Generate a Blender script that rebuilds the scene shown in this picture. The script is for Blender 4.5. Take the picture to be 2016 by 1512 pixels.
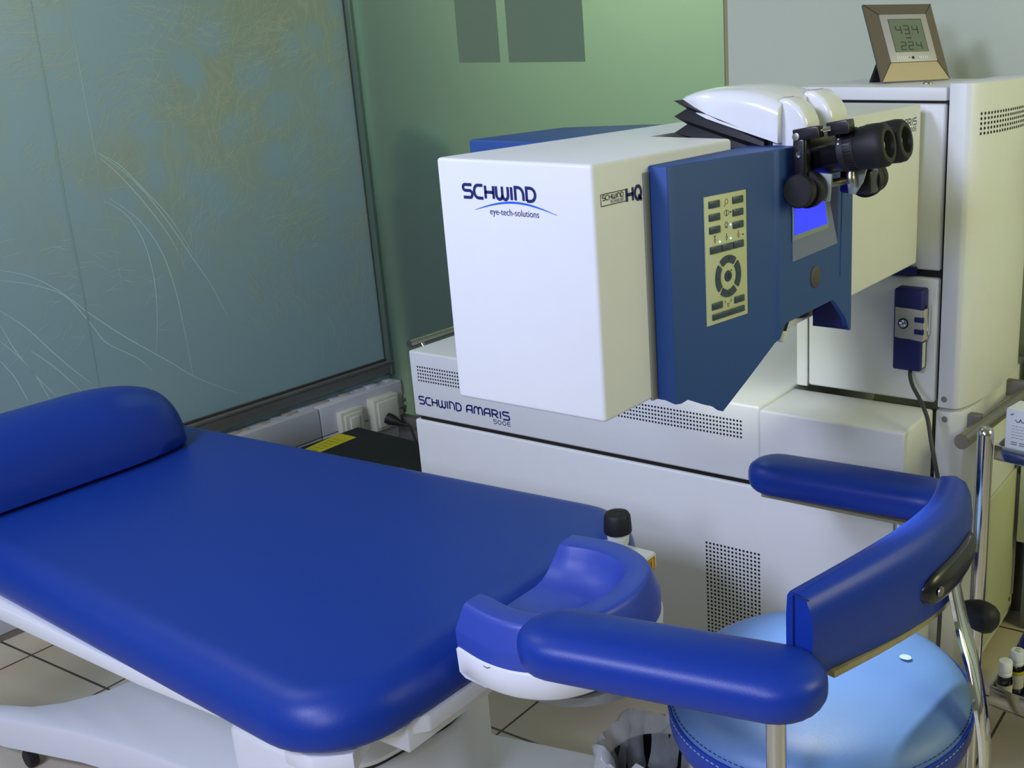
import bpy, bmesh, math, random
from mathutils import Vector, Matrix
random.seed(7)
PI = math.pi
for o in list(bpy.data.objects): bpy.data.objects.remove(o)
scn = bpy.context.scene
COL = scn.collection

# ---------------------------------------------------------------- camera, world, lights, exposure
def rot(a, b, c):
    Rx = Matrix(((1,0,0),(0,math.cos(a),-math.sin(a)),(0,math.sin(a),math.cos(a))))
    Ry = Matrix(((math.cos(b),0,math.sin(b)),(0,1,0),(-math.sin(b),0,math.cos(b))))
    Rz = Matrix(((math.cos(c),-math.sin(c),0),(math.sin(c),math.cos(c),0),(0,0,1)))
    return Rz @ Rx @ Ry
W2C = rot(.3056, .5317, -.0239) @ Matrix(((1,0,0),(0,0,-1),(0,1,0)))
cam = bpy.data.cameras.new('camera'); camo = bpy.data.objects.new('camera', cam); COL.objects.link(camo)
cam.sensor_width = 36; cam.lens = 2184.4 / 2016 * 36
cam.shift_x = -(1412.5 - 1008) / 2016; cam.shift_y = 0
cam.clip_start = .02
r, d, f = W2C[0], W2C[1], W2C[2]
camo.matrix_world = Matrix(((r[0], -d[0], -f[0], 0), (r[1], -d[1], -f[1], 0), (r[2], -d[2], -f[2], 1.53), (0,0,0,1)))
scn.camera = camo

w = bpy.data.worlds.new('world'); scn.world = w; w.use_nodes = True
nt = w.node_tree; bg = nt.nodes['Background']
tc = nt.nodes.new('ShaderNodeTexCoord'); sp = nt.nodes.new('ShaderNodeSeparateXYZ')
rp = nt.nodes.new('ShaderNodeValToRGB'); mr = nt.nodes.new('ShaderNodeMapRange')
nt.links.new(tc.outputs['Generated'], sp.inputs[0]); nt.links.new(sp.outputs['Z'], mr.inputs[0])
mr.inputs[1].default_value = -1; mr.inputs[2].default_value = 1
nt.links.new(mr.outputs[0], rp.inputs[0]); nt.links.new(rp.outputs[0], bg.inputs[0])
rp.color_ramp.elements[0].color = (.12, .11, .07, 1); rp.color_ramp.elements[1].color = (.66, .72, .60, 1)
e = rp.color_ramp.elements.new(.5); e.color = (.34, .36, .24, 1)
bg.inputs[1].default_value = .32

def area(name, loc, target, size, power, color, size_y=None):
    l = bpy.data.lights.new(name, 'AREA'); l.energy = power; l.color = color
    l.shape = 'RECTANGLE'; l.size = size; l.size_y = size_y or size
    o = bpy.data.objects.new(name, l); COL.objects.link(o); o.location = loc
    o.rotation_euler = (Vector(target) - Vector(loc)).to_track_quat('-Z', 'Y').to_euler()
    return o
area('ceiling_lamp_light', (-.35, -1.55, 2.25), (-1.2, 1.4, .6), .5, 43, (.62, .67, 1.0))
area('left_ceiling_lamp_light', (-1.5, -1.1, 2.7), (-1.2, 1.6, .6), .5, 63, (.62, .67, 1.0))
area('side_fill_light', (1.5, 2.1, 2.0), (-.7, 1.9, .9), 1.0, 23, (1.0, 1.0, .50))  # added fill, stands in for yellow-green bounce from the right
area('far_left_fill_light', (-2.78, .75, 2.7), (-2.8, 1.5, .3), .8, 12, (.95, .92, .80))  # added fill, lifts the floor at the far left in place of ambient light
area('next_room_fill_light', (-2.75, 3.3, 2.7), (-2.6, 4.3, 1.5), .9, 92, (.95, 1.0, .95))  # added unseen fill, makes the green glass glow from behind
sl = bpy.data.lights.new('operating_field_light', 'SPOT'); sl.energy = 21; sl.color = (.92, .95, 1.0)
sl.spot_size = math.radians(62); sl.spot_blend = .8; sl.shadow_soft_size = .012
so = bpy.data.objects.new('operating_field_light', sl); COL.objects.link(so); so.location = (-.752, 1.452, 1.070)
so.rotation_euler = (Vector((-.575, 1.475, .55)) - so.location).to_track_quat('-Z', 'Y').to_euler()
s2 = bpy.data.lights.new('cabinet_top_fill_spot', 'SPOT'); s2.energy = 9; s2.color = (.95, 1.0, .88); s2.spot_size = math.radians(46); s2.spot_blend = 1; s2.shadow_soft_size = .012  # added spot without a fixture, brightens the cabinet top beside the column
s2o = bpy.data.objects.new('cabinet_top_fill_spot', s2); COL.objects.link(s2o); s2o.location = (-1.06, 1.55, 1.045)
s2o.rotation_euler = (Vector((-1.22, 2.42, .75)) - s2o.location).to_track_quat('-Z', 'Y').to_euler()
vs = scn.view_settings
vs.view_transform = 'Standard'; vs.look = 'None'; vs.gamma = 1; vs.use_curve_mapping = False; vs.exposure = 0.0

# ---------------------------------------------------------------- materials
def lin(c):
    return tuple((v/255/12.92 if v/255 <= .04045 else ((v/255+.055)/1.055)**2.4) for v in c) + (1,)
def mat(name, rgb, rough=.5, metal=0, spec=.5, noise=0, nscale=30, bump=0, bscale=200, emit=None, estr=0, coat=0, trans=0, alpha=1):
    m = bpy.data.materials.new(name); m.use_nodes = True; t = m.node_tree; b = t.nodes['Principled BSDF']
    c = lin(rgb)
    b.inputs['Base Color'].default_value = c; b.inputs['Roughness'].default_value = rough
    b.inputs['Metallic'].default_value = metal; b.inputs['Specular IOR Level'].default_value = spec
    b.inputs['Coat Weight'].default_value = coat; b.inputs['Transmission Weight'].default_value = trans
    b.inputs['Alpha'].default_value = alpha
    co = t.nodes.new('ShaderNodeTexCoord')
    n = t.nodes.new('ShaderNodeTexNoise'); n.inputs['Scale'].default_value = nscale; n.inputs['Detail'].default_value = 5
    t.links.new(co.outputs['Object'], n.inputs['Vector'])
    mx = t.nodes.new('ShaderNodeMix'); mx.data_type = 'RGBA'
    k = max(noise, .02)
    mx.inputs[6].default_value = tuple(v*(1-k) for v in c[:3]) + (1,); mx.inputs[7].default_value = tuple(min(1, v*(1+k)) for v in c[:3]) + (1,)
    t.links.new(n.outputs['Fac'], mx.inputs[0]); t.links.new(mx.outputs[2], b.inputs['Base Color'])
    if bump:
        n2 = t.nodes.new('ShaderNodeTexNoise'); n2.inputs['Scale'].default_value = bscale; n2.inputs['Detail'].default_value = 3
        t.links.new(co.outputs['Object'], n2.inputs['Vector'])
        bp = t.nodes.new('ShaderNodeBump'); bp.inputs['Strength'].default_value = bump; bp.inputs['Distance'].default_value = .002
        t.links.new(n2.outputs['Fac'], bp.inputs['Height']); t.links.new(bp.outputs[0], b.inputs['Normal'])
    if emit:
        b.inputs['Emission Color'].default_value = lin(emit); b.inputs['Emission Strength'].default_value = estr
    return m
M = dict(
 white=mat('white_lacquer', (222,224,222), .42, bump=.04, bscale=900),
 gloss=mat('glossy_white_plastic', (232,234,230), .18, coat=.3),
 bedwhite=mat('bed_white_lacquer', (226,228,228), .4),
 vinyl=mat('blue_vinyl', (18,54,142), .38, spec=.32, bump=.10, bscale=600, noise=.04, nscale=4),
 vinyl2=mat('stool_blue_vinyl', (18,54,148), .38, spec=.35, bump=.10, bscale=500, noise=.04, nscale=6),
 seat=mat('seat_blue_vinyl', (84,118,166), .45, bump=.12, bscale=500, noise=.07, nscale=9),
 foam=mat('blue_moulded_foam', (48,72,168), .42, noise=.03),
 cover=mat('blue_painted_cover', (38,74,134), .5, spec=.35),
 darkblue=mat('dark_blue_plastic', (10,22,92), .5),
 navy=mat('navy_ink', (16,28,98), .5),
 ink=mat('black_ink', (22,22,24), .5),
 arcblue=mat('bright_blue_ink', (30,90,205), .5),
 black=mat('black_plastic', (14,14,16), .35),
 satin=mat('black_satin_metal', (16,15,20), .32, coat=.2),
 rubber=mat('black_rubber', (13,13,13), .6),
 bellow=mat('black_bellows_cloth', (14,14,20), .55),
 hole=mat('dark_hole', (16,14,14), .9),
 steel=mat('polished_steel', (205,203,198), .14, metal=1, noise=.06, nscale=8),
 satinsteel=mat('brushed_steel', (165,160,150), .34, metal=1, noise=.05, nscale=60),
 chrome=mat('chrome', (228,230,232), .06, metal=1),
 alu=mat('grey_aluminium_trim', (128,126,122), .45, metal=.4, noise=.08, nscale=20),
 grey=mat('grey_plastic', (120,122,116), .5),
 seamgrey=mat('grey_gasket', (132,134,122), .6),
 cable=mat('dark_grey_cable', (62,66,58), .5),
 keypad=mat('cream_keypad', (196,202,160), .5),
 button=mat('slate_button', (52,68,82), .35),
 led=mat('lit_led', (150,200,255), .3, emit=(150,210,255), estr=2.0),
 screen=mat('lit_blue_display', (40,50,240), .3, emit=(30,42,255), estr=.95),
 bezel=mat('grey_green_bezel', (140,150,140), .4),
 lens=mat('lens_glass', (196,206,200), .06, coat=1, spec=.9, metal=1),
 beige=mat('beige_brass_frame', (112,102,82), .42, metal=.3),
 champagne=mat('champagne_frame', (158,144,116), .42, metal=.2),
 silver=mat('silver_plastic', (176,174,166), .4, metal=.2),
 lcd=mat('lcd_glass', (112,122,100), .25),
 lcddig=mat('lcd_digits', (48,52,42), .5),
 yellow=mat('yellow_label', (186,176,14), .55, noise=.05),
 orange=mat('orange_label', (232,170,20), .5),
 switch=mat('cream_switch_plastic', (206,206,184), .45, noise=.05),
 tile=mat('white_skirting_tile', (196,198,200), .3, noise=.06, nscale=12),
 grout=mat('dirty_grout', (128,122,108), .85, noise=.15),
 paper=mat('pale_green_paper', (104,124,98), .7, noise=.03),
 card=mat('white_carton', (212,216,214), .55),
 pill=mat('dark_brown_bottle', (16,13,12), .15, coat=.5),
 cap=mat('white_plastic_cap', (214,218,212), .45),
 label=mat('white_paper_label', (186,186,176), .6),
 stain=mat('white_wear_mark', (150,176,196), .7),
 wear=mat('dark_wear_mark', (70,64,56), .8),
 cream=mat('cream_cabinet', (196,200,168), .5),
 panelblue=mat('grey_blue_panel', (112,122,152), .45),  # lighter than the cover blue: light reflected off the panel is put into the colour
 darkwood=mat('dark_brown_wood', (26,22,18), .6),
 darkteal=mat('dark_teal_plastic', (10,70,60), .5),
 mortar=mat('pale_mortar', (168,162,146), .85, noise=.1),
 plug=mat('dark_brown_plug', (70,64,60), .5),
 fibre=mat('pale_film_fibre', (192,202,166), .35),
 fibre2=mat('pale_teal_film_fibre', (188,210,196), .35),
 wood=mat('pale_ply_edge', (148,140,104), .7, noise=.15, nscale=60),
)
# clear, crumpled bag film
bagm = mat('translucent_bag_film', (200,204,200), .25, trans=.0, alpha=.5, noise=.3, nscale=30, bump=.6, bscale=60)
M['bag'] = bagm

# ---------------------------------------------------------------- mesh helpers
class MB:
    def __init__(s): s.bm = bmesh.new(); s.mats = []
    def mi(s, m):
        m = M[m] if isinstance(m, str) else m
        if m not in s.mats: s.mats.append(m)
        return s.mats.index(m)
    def take(s, b, m, mtx=None):
        i = s.mi(m); mp = {}
        for v in b.verts: mp[v] = s.bm.verts.new((mtx @ v.co) if mtx else v.co)
        for fc in b.faces:
            try: nf = s.bm.faces.new([mp[v] for v in fc.verts]); nf.material_index = i
            except ValueError: pass
        b.free(); return s
    def box(s, x0, x1, y0, y1, z0, z1, m, bev=0, seg=3, mtx=None):
        b = bmesh.new(); bmesh.ops.create_cube(b, size=1)
        for v in b.verts: v.co = Vector(((x0+x1)/2 + v.co.x*(x1-x0), (y0+y1)/2 + v.co.y*(y1-y0), (z0+z1)/2 + v.co.z*(z1-z0)))
        if bev: bmesh.ops.bevel(b, geom=list(b.edges), offset=bev, segments=seg, profile=.5, affect='EDGES')
        return s.take(b, m, mtx)
    def prism(s, pts, axis, a0, a1, m, bev=0, seg=2, mtx=None):
        """polygon in the two other axes (in x,y,z order) extruded along axis"""
        b = bmesh.new()
        def P(p, a): return {'x': (a, p[0], p[1]), 'y': (p[0], a, p[1]), 'z': (p[0], p[1], a)}[axis]
        v0 = [b.verts.new(P(p, a0)) for p in pts]; v1 = [b.verts.new(P(p, a1)) for p in pts]
        n = len(pts)
        b.faces.new(v0[::-1]); b.faces.new(v1)
        for i in range(n): b.faces.new((v0[i], v0[(i+1) % n], v1[(i+1) % n], v1[i]))
        bmesh.ops.recalc_face_normals(b, faces=b.faces)
        if bev: bmesh.ops.bevel(b, geom=[e for e in b.edges if len(e.link_faces) == 2 and e.calc_face_angle() > .35], offset=bev, segments=seg, profile=.5, affect='EDGES')
        return s.take(b, m, mtx)
    def rings(s, rs, m, cap0=True, cap1=True, closed=True):
        b = bmesh.new(); V = [[b.verts.new(p) for p in r_] for r_ in rs]
        n = len(V[0])
        for i in range(len(V)-1):
            for j in range(n if closed else n-1):
                b.faces.new((V[i][j], V[i][(j+1) % n], V[i+1][(j+1) % n], V[i+1][j]))
        if cap0: b.faces.new(V[0][::-1])
        if cap1: b.faces.new(V[-1])
        bmesh.ops.recalc_face_normals(b, faces=b.faces)
        return s.take(b, m)
    def tube(s, pts, rad, m, n=14, flat=None):
        pts = [Vector(p) for p in pts]; rs = []
        up = Vector((0,0,1)); rad = rad if isinstance(rad, (list, tuple)) else [rad]*len(pts)
        pu = None
        for i, p in enumerate(pts):
            t = (pts[min(i+1, len(pts)-1)] - pts[max(i-1, 0)]).normalized()
            if pu is None:
                a = up if abs(t.z) < .9 else Vector((1,0,0)); u = t.cross(a).normalized()
            else: u = (pu - t*pu.dot(t)).normalized()
            pu = u; v = t.cross(u)
            k = flat if flat else 1
            rs.append([p + (u*math.cos(2*PI*j/n)*rad[i] + v*math.sin(2*PI*j/n)*rad[i]*k) for j in range(n)])
        return s.rings(rs, m)
    def lathe(s, prof, o, ax, m, n=28, cap=True):
        """prof: (radius, distance along ax)"""
        o = Vector(o); ax = Vector(ax).normalized(); a = Vector((0,0,1)) if abs(ax.z) < .9 else Vector((1,0,0))
        u = ax.cross(a).normalized(); v = ax.cross(u)
        rs = [[o + ax*h + (u*math.cos(2*PI*j/n) + v*math.sin(2*PI*j/n))*max(r_, 1e-5) for j in range(n)] for r_, h in prof]
        return s.rings(rs, m, cap, cap)
    def ribbon(s, pts, wd, O, U, V, m, lift=.0004):
        """flat stroke drawn in plane O,U,V, lifted along the normal"""
        O, U, V = Vector(O), Vector(U), Vector(V); N = U.cross(V).normalized()
        P = [Vector(p) for p in pts]
        if not isinstance(wd, list): P = [p for i, p in enumerate(P) if i == 0 or (p-P[i-1]).length > 1e-6]
        if len(P) < 2: return s
        b = bmesh.new(); L = []; R_ = []
        for i, p in enumerate(P):
            d0 = (P[i]-P[i-1]).normalized() if i else (P[1]-P[0]).normalized()
            d1 = (P[i+1]-P[i]).normalized() if i < len(P)-1 else d0
            t = (d0+d1); t = t.normalized() if t.length > 1e-6 else d0
            nn = Vector((-t.y, t.x)); k = 1/max(.5, abs(nn.dot(Vector((-d0.y, d0.x)))))
            ww = wd[i] if isinstance(wd, list) else wd
            for lst, sg in ((L, 1), (R_, -1)):
                q = p + nn*sg*ww/2*k; lst.append(b.verts.new(O + U*q.x + V*q.y + N*lift))
        for i in range(len(P)-1):
            try: b.faces.new((R_[i], R_[i+1], L[i+1], L[i]))
            except ValueError: pass
        return s.take(b, m)
    def disc(s, c, U, V, r1, r2, m, n=8, lift=.0005):
        U, V = Vector(U), Vector(V); N = U.cross(V).normalized(); c = Vector(c) + N*lift
        b = bmesh.new(); b.faces.new([b.verts.new(c + U*math.cos(2*PI*j/n)*r1 + V*math.sin(2*PI*j/n)*r2) for j in range(n)])
        return s.take(b, m)
    def quad(s, ps, m):
        b = bmesh.new(); b.faces.new([b.verts.new(p) for p in ps]); return s.take(b, m)
    def build(s, name, parent=None, ang=38):
        me = bpy.data.meshes.new(name); s.bm.normal_update(); s.bm.to_mesh(me); s.bm.free()
        for m_ in s.mats: me.materials.append(m_)
        for p in me.polygons: p.use_smooth = True
        try: me.set_sharp_from_angle(angle=math.radians(ang))
        except Exception: pass
        o = bpy.data.objects.new(name, me); COL.objects.link(o)
        if parent is not None:
            o.parent = parent
            if parent.type == 'EMPTY': o.location = -Vector(parent.location)
        return o
def thing(name, label, cat, loc, group=None):
    o = bpy.data.objects.new(name, None); COL.objects.link(o); o.location = loc; o.empty_display_size = .05
    o['label'] = label; o['category'] = cat
    if group: o['group'] = group
    return o
def tag(o, label, cat, group=None):
    o['label'] = label; o['category'] = cat
    if group: o['group'] = group
    return o
def struct(o, label=None):
    o['kind'] = 'structure'
    if label: o['label'] = label
    return o

# outline helpers
def rounded(corners, radii, n=8):
    """closed outline with each corner replaced by an arc, counter-clockwise"""
    out = []; c = [Vector(p) for p in corners]; k = len(c)
    for i in range(k):
        p = c[i]; a = (c[i-1]-p).normalized(); b = (c[(i+1) % k]-p).normalized()
        ang = a.angle(b); r_ = radii[i] if isinstance(radii, (list, tuple)) else radii
        t = r_/math.tan(ang/2); ce = p + (a+b).normalized()*(r_/math.sin(ang/2))
        s0 = p + a*t - ce; s1 = p + b*t - ce
        a0 = math.atan2(s0.y, s0.x); a1 = math.atan2(s1.y, s1.x); da = (a1-a0 + PI) % (2*PI) - PI
        for j in range(n+1):
            q = a0 + da*j/n; out.append((ce.x + r_*math.cos(q), ce.y + r_*math.sin(q)))
    return out
def inset(pts, dd):
    P = [Vector(p) for p in pts]; n = len(P); out = []
    for i in range(n):
        a = P[(i+1) % n]-P[i-1]; a = a.normalized() if a.length > 1e-9 else Vector((1,0))
        out.append(P[i] + Vector((-a.y, a.x))*dd)
    return out
def cushion(mb, outline, prof, m, zfun=None):
    """prof: (inset, z) rings"""
    rs = []
    for ins, z in prof:
        rs.append([(q.x, q.y, z + (zfun(q.x, q.y) if zfun else 0)) for q in inset(outline, ins)])
    mb.rings(rs, m)
def roundprof(z0, z1, r0, r1, n=6, crown=0, ext=.0):
    """profile from bottom to top, radii bottom/top"""
    p = []
    for j in range(n+1):
        a = PI/2*j/n; p.append((r0*(1-math.sin(a)), z0 + r0*(1-math.cos(a))))
    for j in range(n+1):
        a = PI/2*j/n; p.append((r1*(1-math.cos(a)), z1 - r1*(1-math.sin(a))))
    return p

# stroke lettering: glyphs in a unit-high cell
def arcp(cx, cy, rx, ry, a0, a1, n=7):
    return [(cx+rx*math.cos(math.radians(a0+(a1-a0)*i/n)), cy+ry*math.sin(math.radians(a0+(a1-a0)*i/n))) for i in range(n+1)]
G = {
 'S': (1.15, [[(1.08,1)] + [(.3,1)] + arcp(.3,.77,.24,.23,90,270) + arcp(.82,.27,.27,.27,90,-90) + [(.06,0)]]),
 'C': (1.12, [[(1.06,1)] + arcp(.5,.5,.46,.5,90,270,10) + [(1.06,0)]]),
 'H': (1.1, [[(.08,0),(.08,1)], [(1.0,0),(1.0,1)], [(.08,.5),(1.0,.5)]]),
 'W': (1.5, [[(.08,1),(.08,.35)] + arcp(.42,.35,.34,.35,180,360) + [(.76,1)], [(.76,.35)] + arcp(1.08,.35,.32,.35,180,360) + [(1.4,1)]]),
 'I': (.34, [[(.15,0),(.15,1)]]),
 'n': (1.1, [[(.1,0),(.1,1),(.42,1)] + arcp(.42,.42,.56,.58,90,0) + [(.98,0)]]),
 'D': (1.14, [[(.1,0),(.1,1),(.5,1)] + arcp(.5,.5,.54,.5,90,-90,10) + [(.1,0)]]),
 'A': (1.1, [[(.08,0),(.08,.5)] + arcp(.5,.55,.42,.45,180,90) + [(.98,1),(.98,0)], [(.08,.42),(.98,.42)]]),
 'M': (1.5, [[(.08,0),(.08,.6)] + arcp(.42,.6,.34,.4,180,0) + [(.76,0)], [(.76,.6)] + arcp(1.08,.6,.32,.4,180,0) + [(1.4,0)]]),
 'R': (1.12, [[(.1,0),(.1,1),(.62,1)] + arcp(.62,.73,.36,.27,90,-90) + [(.1,.46)], [(.5,.46),(1.02,0)]]),
 '5': (1.0, [[(.92,1),(.12,1),(.12,.58),(.6,.58)] + arcp(.6,.29,.32,.29,90,-90) + [(.08,0)]]),
 '0': (1.1, [arcp(.52,.5,.44,.5,90,450,16)]),
 'E': (.96, [[(.9,1),(.4,1)] + arcp(.42,.5,.34,.5,90,270,10) + [(.9,0)], [(.1,.52),(.85,.52)]]),
 'Q': (1.2, [arcp(.58,.5,.48,.5,90,450,16), [(.62,.34),(1.12,-.1)]]),
 'T': (.9, [[(.0,1),(.86,1)], [(.43,0),(.43,1)]]),
 'N': (1.0, [[(.08,0),(.08,1),(.86,0),(.86,1)]]),
 'O': (1.06, [arcp(.5,.5,.42,.5,90,450,14)]),
 'L': (.8, [[(.08,1),(.08,0),(.74,0)]]),
 'G': (1.1, [[(1.0,1)] + arcp(.5,.5,.42,.5,90,270,10) + [(.98,0),(.98,.45),(.6,.45)]]),
 'Y': (.95, [[(.02,1),(.44,.5),(.86,1)], [(.44,.5),(.44,0)]]),
 ' ': (.6, []),
}
SEGS = {'4': 'fgbc', '3': 'abgcd', '2': 'abged', '8': 'abcdefg', '0': 'abcdef'}
def write(mb, text, O, U, V, h, m, wd, width=None, gap=.14, lift=.0004):
    O, U, V = Vector(O), Vector(U).normalized(), Vector(V).normalized()
    tot = sum(G[c][0]+gap for c in text)-gap
    sx = (width/(tot*h)) if width else 1
    x = 0
    for c in text:
        g = G[c]
        for st in g[1]: mb.ribbon([((x+p[0])*h*sx, p[1]*h) for p in st], wd, O, U, V, m, lift)
        x += g[0]+gap
def fonttext(mb, text, O, U, V, h, m, width=None, lift=.0004):
    cu = bpy.data.curves.new('txt', 'FONT'); cu.body = text; cu.size = 1
    ob = bpy.data.objects.new('txt', cu); COL.objects.link(ob)
    dg = bpy.context.evaluated_depsgraph_get(); me = bpy.data.meshes.new_from_object(ob.evaluated_get(dg))
    O, U, V = Vector(O), Vector(U).normalized(), Vector(V).normalized(); N = U.cross(V)
    xs = [v.co.x for v in me.vertices] or [0, 1]; k = (width/(max(xs)-min(xs))) if width else h
    b = bmesh.new(); b.from_mesh(me)
    for v in b.verts: v.co = O + U*((v.co.x-min(xs))*k) + V*(v.co.y*h) + N*lift
    mb.take(b, m); bpy.data.objects.remove(ob); bpy.data.curves.remove(cu); bpy.data.meshes.remove(me)

X, Y, Z = Vector((1,0,0)), Vector((0,1,0)), Vector((0,0,1))
# ================================================================ ROOM
WD = Vector((.0368, 1, 0)).normalized()        # direction of the left wall (runs into the corner)
WC = Vector((-3.049, 2.785, 0))                # corner
WN = Vector((WD.y, -WD.x, 0))                  # into the room
def wp(s_, z, off=0): return WC - WD*s_ + Z*z + WN*off     # s_ metres back from the corner along the left wall

def glass_left_mat():
    m = bpy.data.materials.new('patterned_frosted_glass'); m.use_nodes = True; t = m.node_tree; b = t.nodes['Principled BSDF']
    L = t.links.new; N = t.nodes.new
    co = N('ShaderNodeTexCoord'); mp = N('ShaderNodeMapping'); L(co.outputs['Object'], mp.inputs[0])
    # big soft cells = dark ovals
    dn = N('ShaderNodeTexNoise'); dn.inputs['Scale'].default_value = 3.0; dn.inputs['Detail'].default_value = 3; L(mp.outputs[0], dn.inputs['Vector'])
    add = N('ShaderNodeVectorMath'); add.operation = 'MULTIPLY_ADD'; L(dn.outputs['Color'], add.inputs[0]); add.inputs[1].default_value = (.16,.16,.16); L(mp.outputs[0], add.inputs[2])
    vo = N('ShaderNodeTexVoronoi'); vo.feature = 'SMOOTH_F1'; vo.inputs['Scale'].default_value = 7.5; vo.inputs['Smoothness'].default_value = .35; L(add.outputs[0], vo.inputs['Vector'])
    r1 = N('ShaderNodeValToRGB'); r1.color_ramp.elements[0].position = .30; r1.color_ramp.elements[1].position = .55; L(vo.outputs['Distance'], r1.inputs[0])
    # fibres : stretched noise in warped space
    mp2 = N('ShaderNodeMapping'); mp2.inputs['Rotation'].default_value = (math.radians(28), 0, 0); mp2.inputs['Scale'].default_value = (5, 34, 5)
    add2 = N('ShaderNodeVectorMath'); add2.operation = 'MULTIPLY_ADD'; L(dn.outputs['Color'], add2.inputs[0]); add2.inputs[1].default_value = (.42,.42,.42); L(mp.outputs[0], add2.inputs[2])
    L(add2.outputs[0], mp2.inputs[0])
    fn = N('ShaderNodeTexNoise'); fn.inputs['Scale'].default_value = 2.2; fn.inputs['Detail'].default_value = 7; fn.inputs['Roughness'].default_value = .62; L(mp2.outputs[0], fn.inputs['Vector'])
    r2 = N('ShaderNodeValToRGB'); r2.color_ramp.elements[0].position = .50; r2.color_ramp.elements[1].position = .85; L(fn.outputs['Fac'], r2.inputs[0])
    # where the growth pattern lies
    pn = N('ShaderNodeTexNoise'); pn.inputs['Scale'].default_value = 1.6; pn.inputs['Detail'].default_value = 2; L(mp.outputs[0], pn.inputs['Vector'])
    sx = N('ShaderNodeSeparateXYZ'); L(co.outputs['Object'], sx.inputs[0])
    hz = N('ShaderNodeMapRange'); L(sx.outputs['Z'], hz.inputs[0]); hz.inputs[1].default_value = .75; hz.inputs[2].default_value = 1.35
    pm = N('ShaderNodeMath'); pm.operation = 'MULTIPLY'
    pr = N('ShaderNodeValToRGB'); pr.color_ramp.elements[0].position = .36; pr.color_ramp.elements[1].position = .6; L(pn.outputs['Fac'], pr.inputs[0])
    L(pr.outputs[0], pm.inputs[0]); L(hz.outputs[0], pm.inputs[1])
    m1 = N('ShaderNodeMath'); m1.operation = 'MULTIPLY'; L(r1.outputs[0], m1.inputs[0]); L(pm.outputs[0], m1.inputs[1])
    fm = N('ShaderNodeMath'); fm.operation = 'MULTIPLY'; L(r2.outputs[0], fm.inputs[0]); L(m1.outputs[0], fm.inputs[1])
    c0 = N('ShaderNodeMix'); c0.data_type = 'RGBA'; c0.inputs[6].default_value = lin((142,170,170)); c0.inputs[7].default_value = lin((150,164,140)); L(m1.outputs[0], c0.inputs[0])
    c1 = N('ShaderNodeMix'); c1.data_type = 'RGBA'; L(fm.outputs[0], c1.inputs[0]); L(c0.outputs[2], c1.inputs[6]); c1.inputs[7].default_value = lin((184,192,156))
    L(c1.outputs[2], b.inputs['Base Color'])
    b.inputs['Roughness'].default_value = .34; b.inputs['Coat Weight'].default_value = .25; b.inputs['Coat Roughness'].default_value = .12
    return m
M['glassL'] = glass_left_mat()
M['filmline'] = mat('pale_film_line', (184,212,202), .35)
M['filmseam'] = mat('dark_film_seam', (138,164,156), .35)
M['glassB'] = mat('green_frosted_glass', (148,176,158), .20, noise=.05, nscale=1.5, coat=.5)
M['panelB'] = mat('pale_frosted_panel', (192,200,180), .25, noise=.04, nscale=2, coat=.3)
M['seamB'] = mat('tan_sealant_seam', (150,146,104), .6)
M['dirt'] = mat('dark_sealant', (54,54,44), .8, noise=.3, nscale=40)
M['wallpaint'] = mat('cream_green_paint', (196,200,160), .7, noise=.03)

def wall_mb(): return MB()
mb = MB()
# left wall pane from the rail up; long strip running past the frame
def wbox(mb, s0, s1, z0, z1, o0, o1, m, bev=0):
    b = bmesh.new(); bmesh.ops.create_cube(b, size=1)
    for v in b.verts:
        v.co = wp(s0 + (v.co.x+.5)*(s1-s0), z0 + (v.co.z+.5)*(z1-z0), o0 + (v.co.y+.5)*(o1-o0))
    bmesh.ops.recalc_face_normals(b, faces=b.faces)
    if bev: bmesh.ops.bevel(b, geom=list(b.edges), offset=bev, segments=2, profile=.5, affect='EDGES')
    mb.take(b, m)
wbox(mb, -.06, 4.2, .30, 2.9, -.05, 0, 'glassL')

def wallfib(n, s0, s1, z0, z1, ang0, dang, L0, L1, m, seed):
    rnd = random.Random(seed)
    for _ in range(n):
        cs, cz = rnd.uniform(s0, s1), rnd.uniform(z0, z1)
        if math.sin(cs*17+cz*9)+math.sin(cs*8-cz*23+2) < -.3: continue          # gaps between the tufts
        a = math.radians(ang0 + 26*math.sin(cs*9+seed) + 22*math.sin(cz*11) + rnd.gauss(0, dang)); l = rnd.uniform(L0, L1); k = rnd.uniform(-.5, .5)
        pts = []; x, z = cs, cz
        for i in range(6):
            pts.append((x, z)); x -= math.cos(a)*l/5; z += math.sin(a)*l/5; a += k/5
        mb.ribbon([(-p[0], p[1]) for p in pts], [.0002, .0005, .0008, .0008, .0005, .0002], WC, WD, Z, m, lift=.0005)
wallfib(1300, .02, .50, .62, 1.62, 70, 16, .04, .13, 'fibre', 3)
wallfib(800, .30, 1.15, 1.15, 1.66, 20, 20, .04, .12, 'fibre', 5)
wallfib(600, .25, .75, .85, 1.62, 55, 18, .04, .12, 'fibre2', 8)
wallfib(120, .85, 1.35, .70, 1.05, 10, 22, .03, .08, 'fibre2', 9)
wallfib(120, .02, .35, .46, .75, 85, 14, .03, .09, 'fibre2', 11)
def wl(pts, wd, m='filmline'):
    P = [Vector(p) for p in pts]; out = []
    for i in range(len(P)-1):
        p0, p1, p2, p3 = P[max(i-1,0)], P[i], P[i+1], P[min(i+2,len(P)-1)]
        for k in range(6):
            u = k/6; out.append(.5*((2*p1)+(-p0+p2)*u+(2*p0-5*p1+4*p2-p3)*u*u+(-p0+3*p1-3*p2+p3)*u**3))
    out.append(P[-1]); n = len(out)
    mb.ribbon([(-q.x, q.y) for q in out], [wd*(.3+.7*math.sin(PI*(i+.5)/n)) for i in range(n)], WC, WD, Z, m, lift=.0007)
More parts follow.
